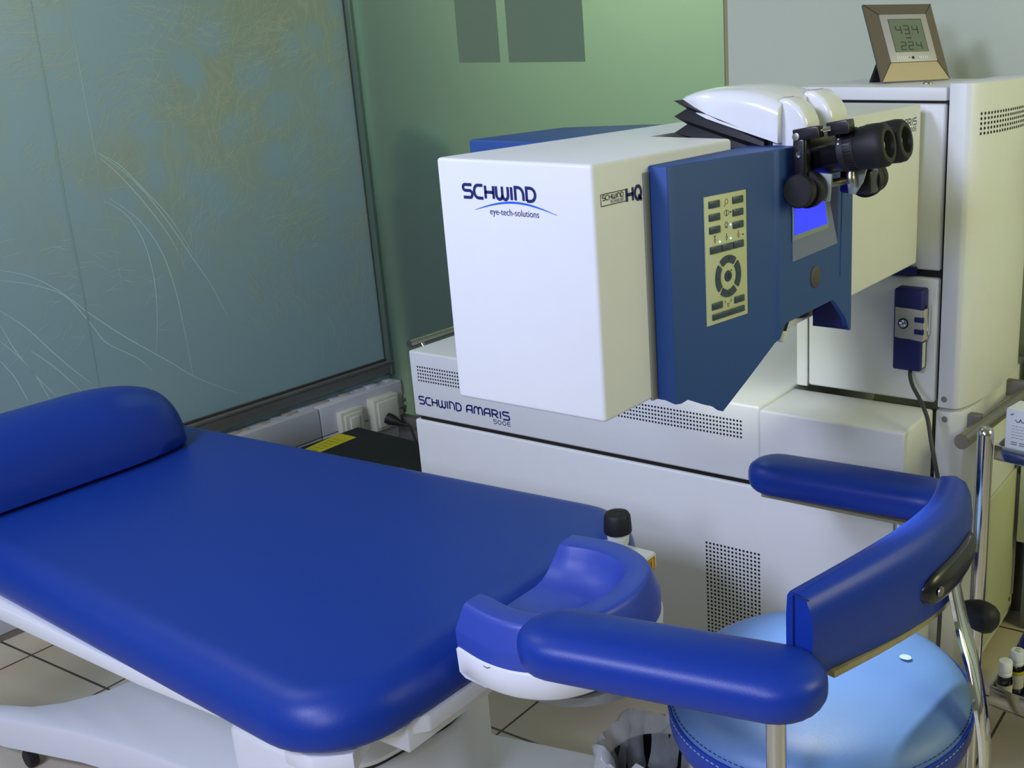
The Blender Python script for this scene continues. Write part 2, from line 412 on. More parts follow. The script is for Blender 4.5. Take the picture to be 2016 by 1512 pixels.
wl([(0.932, 1.254), (0.869, 1.198), (0.807, 1.118), (0.747, 1.012), (0.698, 0.911), (0.654, 0.823), (0.614, 0.713)], .0030)
wl([(0.932, 1.254), (0.874, 1.213), (0.812, 1.133), (0.749, 1.043), (0.696, 0.926)], .0030)
wl([(0.927, 1.24), (0.879, 1.185), (0.819, 1.097), (0.765, 0.999), (0.743, 0.942)], .0030)
wl([(0.936, 1.12), (0.878, 1.069), (0.841, 0.981), (0.832, 0.858), (0.847, 0.737), (0.868, 0.648)], .0030)
wl([(0.92, 1.125), (0.85, 1.057), (0.797, 0.959), (0.772, 0.831), (0.765, 0.686), (0.763, 0.555)], .0030)
wl([(1.245, 0.978), (1.173, 0.947), (1.103, 0.89), (1.033, 0.81), (0.945, 0.721), (0.835, 0.623), (0.748, 0.543), (0.619, 0.456)], .0030)
wl([(1.25, 0.952), (1.165, 0.921), (1.092, 0.874), (1.038, 0.781), (1.006, 0.721), (0.926, 0.655), (0.887, 0.605)], .0030)
wl([(1.267, 0.873), (1.213, 0.815), (1.161, 0.737), (1.117, 0.674), (1.071, 0.616)], .0030)
wl([(1.283, 0.793), (1.243, 0.736), (1.204, 0.661), (1.173, 0.608)], .0030)
wl([(1.294, 0.742), (1.266, 0.685), (1.247, 0.614)], .0030)
wl([(1.213, 0.75), (1.158, 0.685), (1.103, 0.602)], .0030)
wl([(1.274, 0.836), (1.251, 0.76), (1.214, 0.678), (1.189, 0.597)], .0030)
wl([(0.934, 1.656), (0.935, 1.526), (0.936, 1.392), (0.936, 1.268), (0.938, 1.185)], 0.0016, 'filmline')
wl([(0.938, 1.185), (0.932, 1.026), (0.93, 0.852)], 0.0008, 'filmline')
wl([(1.029, 1.655), (1.035, 1.398), (1.043, 1.155), (1.044, 0.9), (1.051, 0.603)], 0.006, 'filmseam')
mb_left = mb.build('wall_left'); struct(mb_left)

mb = MB(); mb.box(-3.2, -1.590, 2.785, 2.791, .10, 2.9, 'glassB'); mb.box(-1.578, 2.2, 2.785, 2.83, .2, 2.9, 'panelB')
mb.box(-1.592, -1.576, 2.787, 2.82, .10, 2.9, 'seamB'); mb.box(-4.2, 2.2, 4.3, 4.36, 0, 2.9, 'wallpaint')
struct(mb.build('wall_back'))
t_ = M['glassB'].node_tree; b_ = t_.nodes['Principled BSDF']; b_.inputs['Transmission Weight'].default_value = .75; b_.inputs['Roughness'].default_value = .33; b_.inputs['Coat Weight'].default_value = .6; b_.inputs['Coat Roughness'].default_value = .12
mb = MB(); mb.box(-3.0, -2.50, 2.84, 2.98, .0, 1.02, 'darkwood', .02); mb.rings([[(-2.88+r_*math.cos(2*PI*i/24), 2.91+r_*.5*math.sin(2*PI*i/24), z_) for i in range(24)] for r_, z_ in ((.12, 1.02), (.125, 1.10), (.12, 1.17), (.09, 1.22), (.03, 1.245))], 'darkteal')
tag(mb.build('dark_cabinet'), 'dark cabinet blurred behind the green frosted glass near the room corner', 'cabinet')
mb = MB(); mb.box(-3.3, 2.2, 2.745, 2.785, 0, .21, 'alu', .004)
struct(mb.build('baseboard_back'))
# corner sealant / profile
mb = MB(); mb.box(-3.055, -3.018, 2.768, 2.786, .36, 2.9, 'glassB', .003); mb.box(-3.045, -3.0415, 2.766, 2.77, .36, 2.9, 'dirt')
struct(mb.build('trim_1'))
# bottom rail of the left glass
mb = MB(); wbox(mb, .0, 4.2, .368, .412, -.01, .028, 'alu', .003); wbox(mb, .0, 4.2, .405, .415, .026, .034, 'alu', .002)
wbox(mb, .0, 4.2, .413, .418, .0, .012, 'dirt')
struct(mb.build('trim_2'))
# tiled skirting
mb = MB()
TL = .66
s_ = -.02
k = 0
s_edges = [-.0, .37, 1.02, 1.67, 2.32, 2.97, 3.62]
for a_, b_ in zip(s_edges[:-1], s_edges[1:]):
    wbox(mb, a_+.002, b_-.002, .236, .340, 0, .062, 'tile', .004)
    wbox(mb, a_+.002, b_-.002, .131, .233, 0, .060, 'tile', .004)
    wbox(mb, a_+.002, b_-.002, .02, .128, 0, .060, 'tile', .004)
wbox(mb, 0, 3.9, .0, .335, 0, .056, 'grout')
# rough mortar bead on top of the tiles
for i in range(160):
    q = .02 + i*.023 + random.uniform(-.012, .012)
    wbox(mb, q, q+random.uniform(.02, .07), .336, .3405+random.uniform(.0006, .006), random.uniform(.0, .012), .024+random.uniform(0, .014), 'tile' if random.random() < .6 else 'mortar', .0015)
for i in range(10):
    z = .2 + i*.014
    wbox(mb, -.012, .006, z, z+.012, 0, .05+random.uniform(0, .018), 'grout', .002)
struct(mb.build('baseboard_left'))

# floor
def floor_mat():
    m = bpy.data.materials.new('floor_tiles'); m.use_nodes = True; t = m.node_tree; b = t.nodes['Principled BSDF']; L = t.links.new; N = t.nodes.new
    co = N('ShaderNodeTexCoord'); mp = N('ShaderNodeMapping'); mp.inputs['Location'].default_value = (.24, .019, 0); L(co.outputs['Object'], mp.inputs[0])
    br = N('ShaderNodeTexBrick'); br.offset = 0; br.inputs['Scale'].default_value = 1; br.inputs['Brick Width'].default_value = .333; br.inputs['Row Height'].default_value = .333
    br.inputs['Mortar Size'].default_value = .0035; br.inputs['Mortar Smooth'].default_value = .1; br.inputs['Bias'].default_value = 0
    br.inputs['Color1'].default_value = lin((214,204,182)); br.inputs['Color2'].default_value = lin((208,198,176)); br.inputs['Mortar'].default_value = lin((74,64,52))
    L(mp.outputs[0], br.inputs['Vector'])
    n = N('ShaderNodeTexNoise'); n.inputs['Scale'].default_value = 6; n.inputs['Detail'].default_value = 6; L(co.outputs['Object'], n.inputs['Vector'])
    mx = N('ShaderNodeMix'); mx.data_type = 'RGBA'; mx.blend_type = 'MULTIPLY'; mx.inputs[0].default_value = .25; L(br.outputs['Color'], mx.inputs[6]); L(n.outputs['Color'], mx.inputs[7])
    L(mx.outputs[2], b.inputs['Base Color']); b.inputs['Roughness'].default_value = .35
    bp = N('ShaderNodeBump'); bp.inputs['Strength'].default_value = .4; bp.inputs['Distance'].default_value = .002; bp.invert = True; L(br.outputs['Fac'], bp.inputs['Height']); L(bp.outputs[0], b.inputs['Normal'])
    return m
M['floor'] = floor_mat()
mb = MB(); mb.box(-4.2, 2.2, -2.0, 4.36, -.05, 0, 'floor'); struct(mb.build('floor'))

# papers on the back glass
for i, (x0, x1, z0, lab) in enumerate(((-2.566, -2.398, 1.461, 'narrow pale green paper sheet stuck to the back glass, nearer the corner'),
                                    (-2.361, -2.069, 1.460, 'wide pale green paper sheet stuck to the back glass, nearer the microscope'))):
    mb = MB(); mb.box(x0, x1, 2.7835, 2.7848, z0, z0+.42, 'paper'); tag(mb.build('paper_sheet'), lab, 'paper')

# ================================================================ LASER MACHINE
ls = thing('surgical_laser', 'large white and blue eye surgery laser with overhanging arm beside the blue bed', 'medical machine', (-1.44, 2.4, 0))
# lower cabinet
mb = MB(); mb.box(-2.145, -.746, 2.03, 2.70, .05, .557, 'white', .006); mb.box(-2.12, -.77, 2.05, 2.68, .0, .05, 'grey'); lower = mb.build('lower_cabinet', ls)
mb = MB()
for c_ in range(15):
    for r_ in range(26): mb.disc((-1.234 + c_*.00993, 2.03, .391 - r_*.0101), X, Z, .0031, .0031, 'hole')
mb.build('vent', lower)
mb = MB(); mb.box(-2.13, -.765, 2.038, 2.68, .552, .572, 'black'); mb.build('shadow_gap_seal', ls)
# upper cabinet
mb = MB(); mb.box(-2.143, -1.0895, 2.03, 2.70, .568, .749, 'white', .006); upper = mb.build('upper_cabinet', ls)
mb = MB()
for c_ in range(113):
    x = -2.114 + c_*.00873
    if x > -1.128: break
    for r_ in range(5): mb.disc((x, 2.03, .708 - r_*.0094), X, Z, .0027, .0027, 'hole')
mb.build('vent', upper)
mb = MB()
write(mb, 'SCHWInD', (-2.122, 2.03, .6045), X, Z, .0205, 'navy', .0044, width=.152)
write(mb, 'AMARIS', (-1.955, 2.03, .6045), X, Z, .0205, 'navy', .0046, width=.147)
write(mb, '500E', (-1.865, 2.03, .5885), X, Z, .0105, 'navy', .0019, width=.058)
mb.build('lettering', upper)
# low side rail
mb = MB(); mb.tube([(-2.156, 2.05, .760), (-2.156, 2.62, .760)], .010, 'satinsteel'); mb.tube([(-2.156, 2.09, .760), (-2.14, 2.09, .74)], .007, 'satinsteel'); mb.tube([(-2.156, 2.58, .760), (-2.14, 2.58, .74)], .007, 'satinsteel')
mb.build('side_rail', ls)
# shelf module
mb = MB(); mb.box(-1.0905, -.753, 2.03, 2.205, .568, .742, 'white', .006); mb.build('front_module', ls)
# rear lower block (below the column, right)
mb = MB(); mb.prism([(-.75, 2.21), (-.715, 2.205), (-.690, 2.225), (-.682, 2.30), (-.684, 2.70), (-.75, 2.70)], 'z', .03, .738, 'white', .004)
rear = mb.build('rear_cabinet', ls)
mb = MB(); mb.box(-.684, -.676, 2.32, 2.67, .06, .46, 'cream', .004); mb.tube([(-.674, 2.655, .10), (-.674, 2.655, .44)], .004, 'grey', 8)
mb.disc((-.676, 2.64, .09), Y, Z, .006, .006, 'wear', 10, .001); mb.disc((-.676, 2.36, .09), Y, Z, .006, .006, 'wear', 10, .001)
mb.build('service_door', rear)
# column
mb = MB()
mb.box(-1.055, -.75, 2.215, 2.585, .76, 1.40, 'black')
mb.box(-1.082, -1.055, 2.2, 2.585, .752, 1.392, 'white', .003)
mb.box(-1.052, -.7505, 2.2, 2.24, .756, 1.030, 'white', .006)          # lower panel
mb.box(-1.052, -.7505, 2.203, 2.24, 1.046, 1.386, 'white', .005)       # upper panel
mb.box(-1.082, -.7485, 2.2, 2.585, 1.392, 1.4185, 'white', .003)       # cap
mb.box(-1.052, -.80, 2.19, 2.21, 1.034, 1.052, 'darkblue')
colm = mb.build('column', ls)
for (sx_, sy_) in ((-.835, 2.33), (-.705, 2.42)):
    mb = MB(); mb.lathe([(.011, 0), (.010, .003), (.006, .005)], (sx_, sy_, 1.4185), Z, 'satinsteel', 16); mb.build('screw', colm)
# curved side cover
cov = [(-.7435, 2.2), (-.708, 2.2), (-.698, 2.206), (-.690, 2.222), (-.680, 2.26), (-.672, 2.31), (-.666, 2.37), (-.664, 2.43), (-.666, 2.50), (-.671, 2.56), (-.680, 2.60), (-.7435, 2.61)]
mb = MB(); mb.prism(cov, 'z', .748, 1.4265, 'white', .003); cvr = mb.build('curved_side_cover', ls, 25)
mb = MB()
def along(path, s_):
    for i in range(len(path)-1):
        a, b = Vector(path[i]), Vector(path[i+1]); l = (b-a).length
        if s_ <= l: t = (b-a)/l; return a + t*s_, t
        s_ -= l
    return Vector(path[-1]), t
pc = cov[2:11]
for c_ in range(24):
    p_, t_ = along(pc, .03 + c_*.0137)
    for r_ in range(5): mb.disc((p_.x, p_.y, 1.366 - r_*.0098), (t_.x, t_.y, 0), Z, .0032, .0032, 'hole', 8, .0009)
mb.build('vent', cvr)
mb = MB(); mb.lathe([(.007, 0), (.006, .002), (.003, .0025)], (-.729, 2.2, .768), -Y, 'grey', 14); mb.build('screw', cvr)
mb = MB(); mb.lathe([(.007, 0), (.006, .002), (.003, .0025)], (-.728, 2.206, .721), -Y, 'grey', 14); mb.build('screw', rear)
# steel handle on the side
mb = MB()
H0 = Vector((-.655, 2.13, .700)); H1 = Vector((-.53, 2.52, .788))
H0 = Vector((-.664, 2.13, .705)); H1 = Vector((-.625, 2.60, .705))
mb.tube([H0, H1], .0165, 'satinsteel', 24)
mb.lathe([(.0155, 0), (.0165, .002), (.0, .0021)], H0, (H0-H1), 'satinsteel', 24)
mb.box(-.700, -.660, 2.24, 2.262, .690, .728, 'alu', .002); mb.box(-.700, -.640, 2.52, 2.54, .690, .728, 'alu', .002)
mb.build('push_handle', ls)
# arm and head
ax0, ax1 = -1.033, -.788
mb = MB()
# box with a cut at the right top edge where the microscope pivots
head_pts = [(ax0, 1.061), (ax1, 1.061), (ax1, 1.392), (-.925, 1.392), (-.925, 1.66), (ax1, 1.66), (ax1, 2.205), (ax0, 2.205)]
mb.prism([(ax0, 1.061), (ax1, 1.061), (ax1, 2.205), (ax0, 2.205)], 'z', 1.067, 1.30, 'white', 0)
mb2 = MB()
b = bmesh.new()
zt = [(ax0, 1.067), (ax1, 1.067), (ax1, 1.388), (ax0, 1.388)]
mb.bm.clear()
mb.box(ax0, ax1, 1.061, 2.165, 1.067, 1.388, 'white', .005)
arm = mb.build('laser_arm', ls)
# cut the opening for the microscope
cb = MB(); cb.prism([(-.925, 1.392), (-.70, 1.392), (-.70, 1.66), (-.925, 1.66)], 'z', 1.25, 1.45, 'black'); cut = cb.build('cutter')
md = arm.modifiers.new('cut', 'BOOLEAN'); md.object = cut; md.operation = 'DIFFERENCE'; md.solver = 'EXACT'
dg = bpy.context.evaluated_depsgraph_get(); cut.location = Vector((0,0,0))
arm_e = arm.evaluated_get(dg)
newm = bpy.data.meshes.new_from_object(arm_e); arm.modifiers.clear(); arm.data = newm
for p in arm.data.polygons: p.use_smooth = True
arm.data.set_sharp_from_angle(angle=math.radians(38))
bpy.data.objects.remove(cut)
mb = MB(); mb.box(-.9245, -.7885, 1.3925, 1.6595, 1.25, 1.33, 'bellow'); mb.build('pivot_well', ls)
mb = MB(); mb.box(-1.02, -.80, 2.16, 2.204, 1.08, 1.375, 'white', .01); mb.build('arm_neck', ls)
mb = MB()
write(mb, 'SCHWInD', (-.9915, 1.061, 1.3400), X, Z, .0160, 'navy', .0039, width=.118)
hh = [(x/1., .0) for x in range(2)]
ap = [(-.973 + .130*t, 1.3250 + .0120*math.sin(PI*t) ) for t in [i/20 for i in range(21)]]
ap = [(p[0], p[1]) for p in ap]
mb.ribbon([(p[0]+1, p[1]-1) for p in ap], [.0005 + .0022*math.sin(PI*i/20) for i in range(21)], (-1, 1.061, 1), X, Z, 'arcblue')
fonttext(mb, 'eye-tech-solutions', (-.949, 1.061, 1.3205), X, Z, .0118, 'navy', width=.078)
mb.build('lettering', arm)
mb = MB()
O = (ax1, 1.0757, 1.3365)
for a_, b_ in (((0,0),(.052,0)), ((.052,0),(.052,.0140)), ((.052,.0140),(0,.0140)), ((0,.0140),(0,0))): mb.ribbon([a_, b_], .0010, O, Y, Z, 'ink')
write(mb, 'SCHWInD', (ax1, 1.0785, 1.3430), Y, Z, .0056, 'ink', .0011, width=.045)
write(mb, 'TECHNOLOGY', (ax1, 1.0945, 1.3380), Y, Z, .0036, 'ink', .0005, width=.029)
write(mb, 'HQ', (ax1, 1.1290, 1.3350), Y, Z, .0165, 'navy', .0044, width=.0345)
mb.build('lettering', arm)
mb = MB()
write(mb, 'SCHWInD', (ax1, 1.90, 1.351), Y, Z, .0125, 'navy', .0022, width=.11)
write(mb, 'AMARIS', (ax1, 2.025, 1.351), Y, Z, .0125, 'navy', .0022, width=.115)
write(mb, '500E', (ax1, 2.095, 1.3385), Y, Z, .0078, 'navy', .0014, width=.045)
mb.build('lettering', arm)
# right-hand blue cover
mb = MB(); mb.box(-.790, -.7855, 1.166, 1.178, 1.066, 1.366, 'seamgrey'); mb.build('gasket', ls)
XF = -.722
covR = [(ax1+.001, 1.180), (-.760, 1.180), (XF-.004, 1.430), (XF, 1.437), (XF, 1.676), (-.735, 1.70), (ax1+.001, 1.70)]
cpl = []      # plan point, bottom height
for (d_, z_) in [(0, 1.060), (.014, 1.058), (.03, 1.060), (.075, 1.040), (.088, 1.036), (.100, 1.030), (.112, 1.022), (.18, 1.056), (.253, 1.094)]:
    q = Vector((-.760, 1.180)).lerp(Vector((XF-.004, 1.406)), d_/.2526); cpl.append((q.x, q.y, z_))
cpl = [(-.789, 1.180, 1.064), (-.775, 1.180, 1.064)] + cpl
for y_, z_ in ((1.413, 1.097), (1.432, 1.117), (1.60, 1.117), (1.612, 1.110), (1.652, 1.075), (1.668, 1.050), (1.676, 1.050)): cpl.append((XF, y_, z_))
cpl += [(-.735, 1.698, 1.06), (-.789, 1.70, 1.06)]
inn = [(-.789, 1.195), (-.775, 1.195)]
b = bmesh.new()
def inp(p): # inner skin 8 mm towards the arm
    return (max(p[0]-.009, -.789), min(max(p[1], 1.190), 1.690))
vb = [b.verts.new(p) for p in cpl]; vt = [b.verts.new((p[0], p[1], 1.3735)) for p in cpl]
vi = [b.verts.new((*inp(p), p[2]+.0005)) for p in cpl]; vj = [b.verts.new((*inp(p), 1.30)) for p in cpl]
k_ = len(cpl)
for i in range(k_-1):
    b.faces.new((vb[i], vb[i+1], vt[i+1], vt[i])); b.faces.new((vi[i+1], vi[i], vj[i], vj[i+1])); b.faces.new((vb[i+1], vb[i], vi[i], vi[i+1]))
b.faces.new(vt); b.faces.new(vj[::-1])
bmesh.ops.recalc_face_normals(b, faces=b.faces)
bmesh.ops.bevel(b, geom=[e for e in b.edges if len(e.link_faces) == 2 and e.calc_face_angle() > .2 and min(v.co.z for v in e.verts) > 1.04 and (max(v.co.z for v in e.verts) > 1.36)], offset=.0028, segments=3, profile=.5, affect='EDGES')
mb = MB(); mb.take(b, 'cover')
covo = mb.build('blue_side_cover', ls, 25)
# underside
mb = MB(); mb.box(-.787, -.734, 1.42, 1.665, 1.114, 1.125, 'darkblue', .001); mb.lathe([(.009, 0), (.009, -.004), (.004, -.005)], (-.748, 1.60, 1.114), Z, 'satin', 14); mb.build('underside_panel', ls)
mb = MB(); mb.box(-.787, -.7245, 1.662, 1.670, 1.052, 1.125, 'darkblue', .001); mb.build('end_plate', ls)  # part of the blue cover; its shade is put into the darker blue
mb = MB(); mb.lathe([(.024, 1.098), (.027, 1.101), (.027, 1.115)], (-.765, 1.555, 0), Z, 'satin', 28); mb.build('laser_aperture', ls)
mb = MB(); nd = Vector((-.25, -.18, -1)).normalized(); mb.lathe([(.0075, 0), (.0075, .020)], (-.738, 1.463, 1.118), nd, 'rubber', 18); mb.lathe([(.0085, .020), (.010, .022), (.010, .036), (.008, .038)], (-.738, 1.463, 1.118), nd, 'cap', 20); mb.build('illumination_nozzle', ls)
# display bezel, recess
mb = MB()
fx = XF
def fp(y, z, o=.0): return (fx+o, y, z)
b_ = [(1.454, 1.206), (1.614, 1.207), (1.572, 1.302), (1.454, 1.302)]
mb.prism(b_, 'x', fx-.001, fx+.0015, 'panelblue')
mb.build('display_panel', covo)
mb = MB(); mb.prism([(1.452, 1.237), (1.578, 1.237), (1.560, 1.300), (1.452, 1.300)], 'x', fx+.001, fx+.003, 'bezel', .0008); dbz = mb.build('display_bezel', covo)
mb = MB(); mb.prism([(1.455, 1.245), (1.570, 1.245), (1.552, 1.302), (1.455, 1.302)], 'x', fx+.002, fx+.0038, 'screen'); mb.build('display_screen', covo)
mb = MB(); mb.prism([(1.572, 1.302), (1.614, 1.207), (1.616, 1.302)], 'x', fx-.001, fx+.0012, 'darkblue'); mb.build('display_recess', covo)
mb = MB(); mb.prism([(1.627, 1.15), (1.632, 1.30), (1.640, 1.30), (1.640, 1.17)], 'x', fx-.001, fx+.001, 'cover'); mb.build('edge_strip', covo)
mb = MB(); mb.lathe([(.0175, 0), (.0175, .0012), (.016, .002)], (fx, 1.534, 1.168), X, 'plug', 28); mb.build('round_plug', covo)
# keypad
ka = Vector((-.760, 1.180, 0)); kb = Vector((XF-.004, 1.406, 0)); kt = (kb-ka).normalized(); kn = Vector((kt.y, -kt.x, 0))
def kp(u, v, o=0):   # u 0..1 across keypad, v metres up from keypad bottom
    return ka + kt*(.0700 + u*.0905) + Z*(1.152 + v) + kn*o
def kbox(mb, u0, u1, v0, v1, o0, o1, m, bev=0):
    b = bmesh.new(); bmesh.ops.create_cube(b, size=1)
    for v in b.verts: v.co = kp(u0 + (v.co.x+.5)*(u1-u0), v0 + (v.co.z+.5)*(v1-v0), o0 + (.5-v.co.y)*(o1-o0))
    bmesh.ops.recalc_face_normals(b, faces=b.faces)
    if bev: bmesh.ops.bevel(b, geom=list(b.edges), offset=bev, segments=2, profile=.5, affect='EDGES')
    mb.take(b, m)
def kline(mb, pts, wd, m='ink', lift=.0020):
    mb.ribbon([(p[0]*.0905, p[1]) for p in pts], wd, kp(0, 0), kt, Z, m, lift)
KH = .1745
mb = MB(); kbox(mb, 0, 1, 0, KH, -.001, .0016, 'keypad', .0008)
kk = lambda y: KH*(1-y)      # y fraction from top of the panel
def circ(cx, cy, ru, rv, n=14, a0=0, a1=360): return [(cx+ru*math.cos(math.radians(a0+(a1-a0)*i/n)), cy+rv*math.sin(math.radians(a0+(a1-a0)*i/n))) for i in range(n+1)]
A = .0905
kline(mb, circ(.51, kk(.062), .0033/A, .0033), .0006); kline(mb, [(.485, kk(.082)), (.46, kk(.10))], .0008)
kline(mb, [(.51, kk(.125)), (.51, kk(.175))], .0011); kline(mb, circ(.51, kk(.15), .0055/A, .0036), .0006); mb.ribbon([((.61)*A, kk(.149)-.0011), (.61*A, kk(.149)+.0011)], .0022, kp(0,0), kt, Z, 'ink', .002)
kline(mb, circ(.50, kk(.24), .0026/A, .0026), .0006); kline(mb, [(.47, kk(.262)), (.53, kk(.262))], .0012)
for i in range(7):
    a_ = math.radians(-30+40*i); kline(mb, [(.50+.0036/A*math.cos(a_), kk(.24)+.0036*math.sin(a_)), (.50+.005/A*math.cos(a_), kk(.24)+.005*math.sin(a_))], .0005)
for i, u in enumerate((.22, .50, .79)):
    yy = .335 + .001*i
    kline(mb, [(u-.026, kk(yy)), (u+.026, kk(yy)), (u, kk(yy+.026)), (u-.026, kk(yy))], .0006); kline(mb, [(u, kk(yy-.004)), (u, kk(yy-.028))], .0009)
    if i == 0: kline(mb, [(u-.03, kk(yy-.032)), (u, kk(yy-.018)), (u+.03, kk(yy-.032))], .0006)
mb.ribbon([(.90*A, kk(.345)-.0011), (.90*A, kk(.345)+.0011)], .0022, kp(0,0), kt, Z, 'ink', .002)
mb.ribbon([(.60*A, kk(.605)-.0011), (.60*A, kk(.605)+.0011)], .0022, kp(0,0), kt, Z, 'ink', .002)
kline(mb, [(.475, kk(.865)), (.535, kk(.865)), (.505, kk(.892)), (.475, kk(.865))], .0006)
kline(mb, [(.43, kk(.83)), (.43, kk(.85)), (.46, kk(.855))], .0007); kline(mb, [(.58, kk(.83)), (.58, kk(.85)), (.55, kk(.855))], .0007)
keyp = mb.build('keypad', ls)
def button(u0, u1, y0, y1, sym=None):
    mb = MB(); kbox(mb, u0, u1, kk(y1), kk(y0), .0012, .0036, 'button', .0008)
    cu, cv = (u0+u1)/2, kk((y0+y1)/2)
    if sym in ('-', '+'): kline(mb, [(cu-.025, cv), (cu+.025, cv)], .0005, 'ink', .0041)
    if sym == '+': kline(mb, [(cu, cv-.002), (cu, cv+.002)], .0005, 'ink', .0041)
    if sym == 'v': kline(mb, [(cu-.03, cv+.001), (cu, cv-.0012), (cu+.03, cv+.001)], .0005, 'ink', .0041)
    if sym == '^': kline(mb, [(cu-.03, cv-.001), (cu, cv+.0012), (cu+.03, cv-.001)], .0005, 'ink', .0041)
    if sym == 'e': kline(mb, [(cu+.07, cv+.002), (cu+.07, cv-.0005), (cu-.07, cv-.0005)], .0006, 'ink', .0041)
    mb.build('button', keyp)
for y0 in (.037, .135, .232): button(.09, .34, y0, y0+.055, '-'); button(.655, .905, y0, y0+.055, '+')
for u0 in (.10, .375, .655): button(u0, u0+.25, .385, .442)
button(.11, .36, .828, .882, 'v'); button(.66, .90, .828, .882, '^'); button(.115, .90, .915, .965, 'e')
cu, cv = .515, kk(.645)
for q in range(4):
    mb = MB(); rs = []
    a0, a1 = q*90-45+6, q*90+45-6
    pts = [(cu*A + .0276*math.cos(math.radians(a)), cv + .0290*math.sin(math.radians(a))) for a in [a0+(a1-a0)*i/10 for i in range(11)]]
    pin = [(cu*A + .0180*math.cos(math.radians(a)), cv + .0190*math.sin(math.radians(a))) for a in [a1-(a1-a0)*i/10 for i in range(11)]]
    b = bmesh.new(); lo = []; hi = []
    for p in pts+pin:
        c0 = kp(0, 0) + kt*p[0] + Z*p[1]; lo.append(b.verts.new(c0 + kn*.001)); hi.append(b.verts.new(c0 + kn*.0034))
    b.faces.new(hi)
    for i in range(len(lo)): b.faces.new((lo[i], lo[(i+1) % len(lo)], hi[(i+1) % len(lo)], hi[i]))
    bmesh.ops.recalc_face_normals(b, faces=b.faces)
    mb.take(b, 'button')
    am = math.radians(q*90); c_ = Vector((cu*A+.0228*math.cos(am), cv+.024*math.sin(am))); dv = Vector((math.cos(am), math.sin(am))); pv = Vector((-dv.y, dv.x))
    mb.ribbon([c_-dv*.0012+pv*.002, c_+dv*.0012, c_-dv*.0012-pv*.002], .0005, kp(0,0), kt, Z, 'ink', .0039)
    mb.build('button', keyp)
mb = MB(); mb.lathe([(.0078, .0), (.0078, .0014), (.007, .0022), (.0, .0024)], kp(0,0)+kt*(cu*A)+Z*cv+kn*.001, kn, 'button', 24)
kline(mb, circ(cu, cv, .0032/A, .0032), .0006, 'ink', .0038); kline(mb, [(cu-.05, cv), (cu+.05, cv)], .0005, 'ink', .0038); kline(mb, [(cu, cv-.0045), (cu, cv+.0045)], .0005, 'ink', .0038)
mb.build('button', keyp)
for u, y_ in ((.60, .247), (.335, .360), (.60, .352)):
    mb = MB(); mb.lathe([(.0013, 0), (.0012, .0010), (.0, .0012)], kp(u, kk(y_), .0015), kn, 'led', 10); mb.build('indicator_light', keyp)
# left blue cover
mb = MB(); mb.prism([(ax0-.001, 1.435), (-1.312, 1.427), (-1.309, 1.679), (-1.190, 1.779), (ax0-.001, 1.83)], 'z', 1.225, 1.371, 'cover', .005, 3); mb.build('blue_side_cover', ls, 25)
# bellows
mb = MB()
lay = [(1.384, -.006), (1.389, .004), (1.401, -.012), (1.413, .004), (1.424, -.012), (1.436, .004)]
rs = []
for j, (z_, o_) in enumerate(lay):
    lf = -.913 - o_; t_ = j/(len(lay)-1)
    zr = 1.352 + .034*t_             # right side converges at the pivot
    rs.append([(lf, 1.452-o_*.7, z_), (lf*.5+(-.765)*.5, 1.448-o_*.5, (z_+zr)/2), (-.765, 1.450, zr), (-.765, 1.618, zr), (lf*.5+(-.765)*.5, 1.62+o_*.5, (z_+zr)/2), (lf, 1.615+o_*.7, z_)])
mb.rings(rs, 'bellow'); mb.build('bellows', ls, 15)
# white hood
mb = MB()
top = [(-.925, 1.436), (-.912, 1.444), (-.89, 1.450), (-.86, 1.4550), (-.83, 1.4565), (-.80, 1.4555), (-.775, 1.4515), (-.755, 1.4455), (-.742, 1.438)]
def bot(x): return 1.430 + (-.922 - x)*.30 if x > -.925 else 1.430
rs = []
for x, zt_ in top:
    t_ = (x+.925)/.183; zb = min(1.430 - .052*max(0, t_)**.95, zt_-.004)
    hw = .088*min(1, .62 + 1.2*t_); yc = 1.536; rr = []
    zmid = zb + (zt_-zb)
    n_ = 9; e_ = .30 + .25*t_
    # near side bottom -> up -> over top -> far side bottom
    rr.append((x, yc-hw, zb))
    rr.append((x, yc-hw*1.0, zb + (zt_-zb)*.45))
    for i in range(n_):
        a = PI - PI*i/(n_-1)
        sx_ = math.cos(a); sz_ = math.sin(a)
        rr.append((x, yc + hw*(abs(sx_)**.55)*(1 if sx_ > 0 else -1), zb + (zt_-zb)*(.62 + .38*sz_**.7)))
    rr.append((x, yc+hw, zb + (zt_-zb)*.45)); rr.append((x, yc+hw, zb))
    rs.append(rr)
mb.rings(rs, 'gloss'); mb.build('microscope_hood', ls, 60)
mb = MB(); mb.box(-.768, -.758, 1.462, 1.61, 1.36, 1.438, 'rubber', .003); mb.build('hood_seal', ls)
# two white shoulder shells
prof = [(-.762, 1.30), (-.763, 1.36), (-.762, 1.405), (-.758, 1.425), (-.750, 1.4385), (-.742, 1.4415), (-.732, 1.439), (-.718, 1.430), (-.707, 1.416), (-.702, 1.400), (-.708, 1.385), (-.722, 1.370), (-.726, 1.30)]
sh = None
for y0, y1, lift in ((1.464, 1.512, 0), (1.548, 1.612, .006)):
    mb = MB(); mb.prism([(p[0], p[1]+lift) for p in prof], 'y', y0, y1, 'gloss', .007, 4); sh = mb.build('microscope_shoulder', ls, 60)
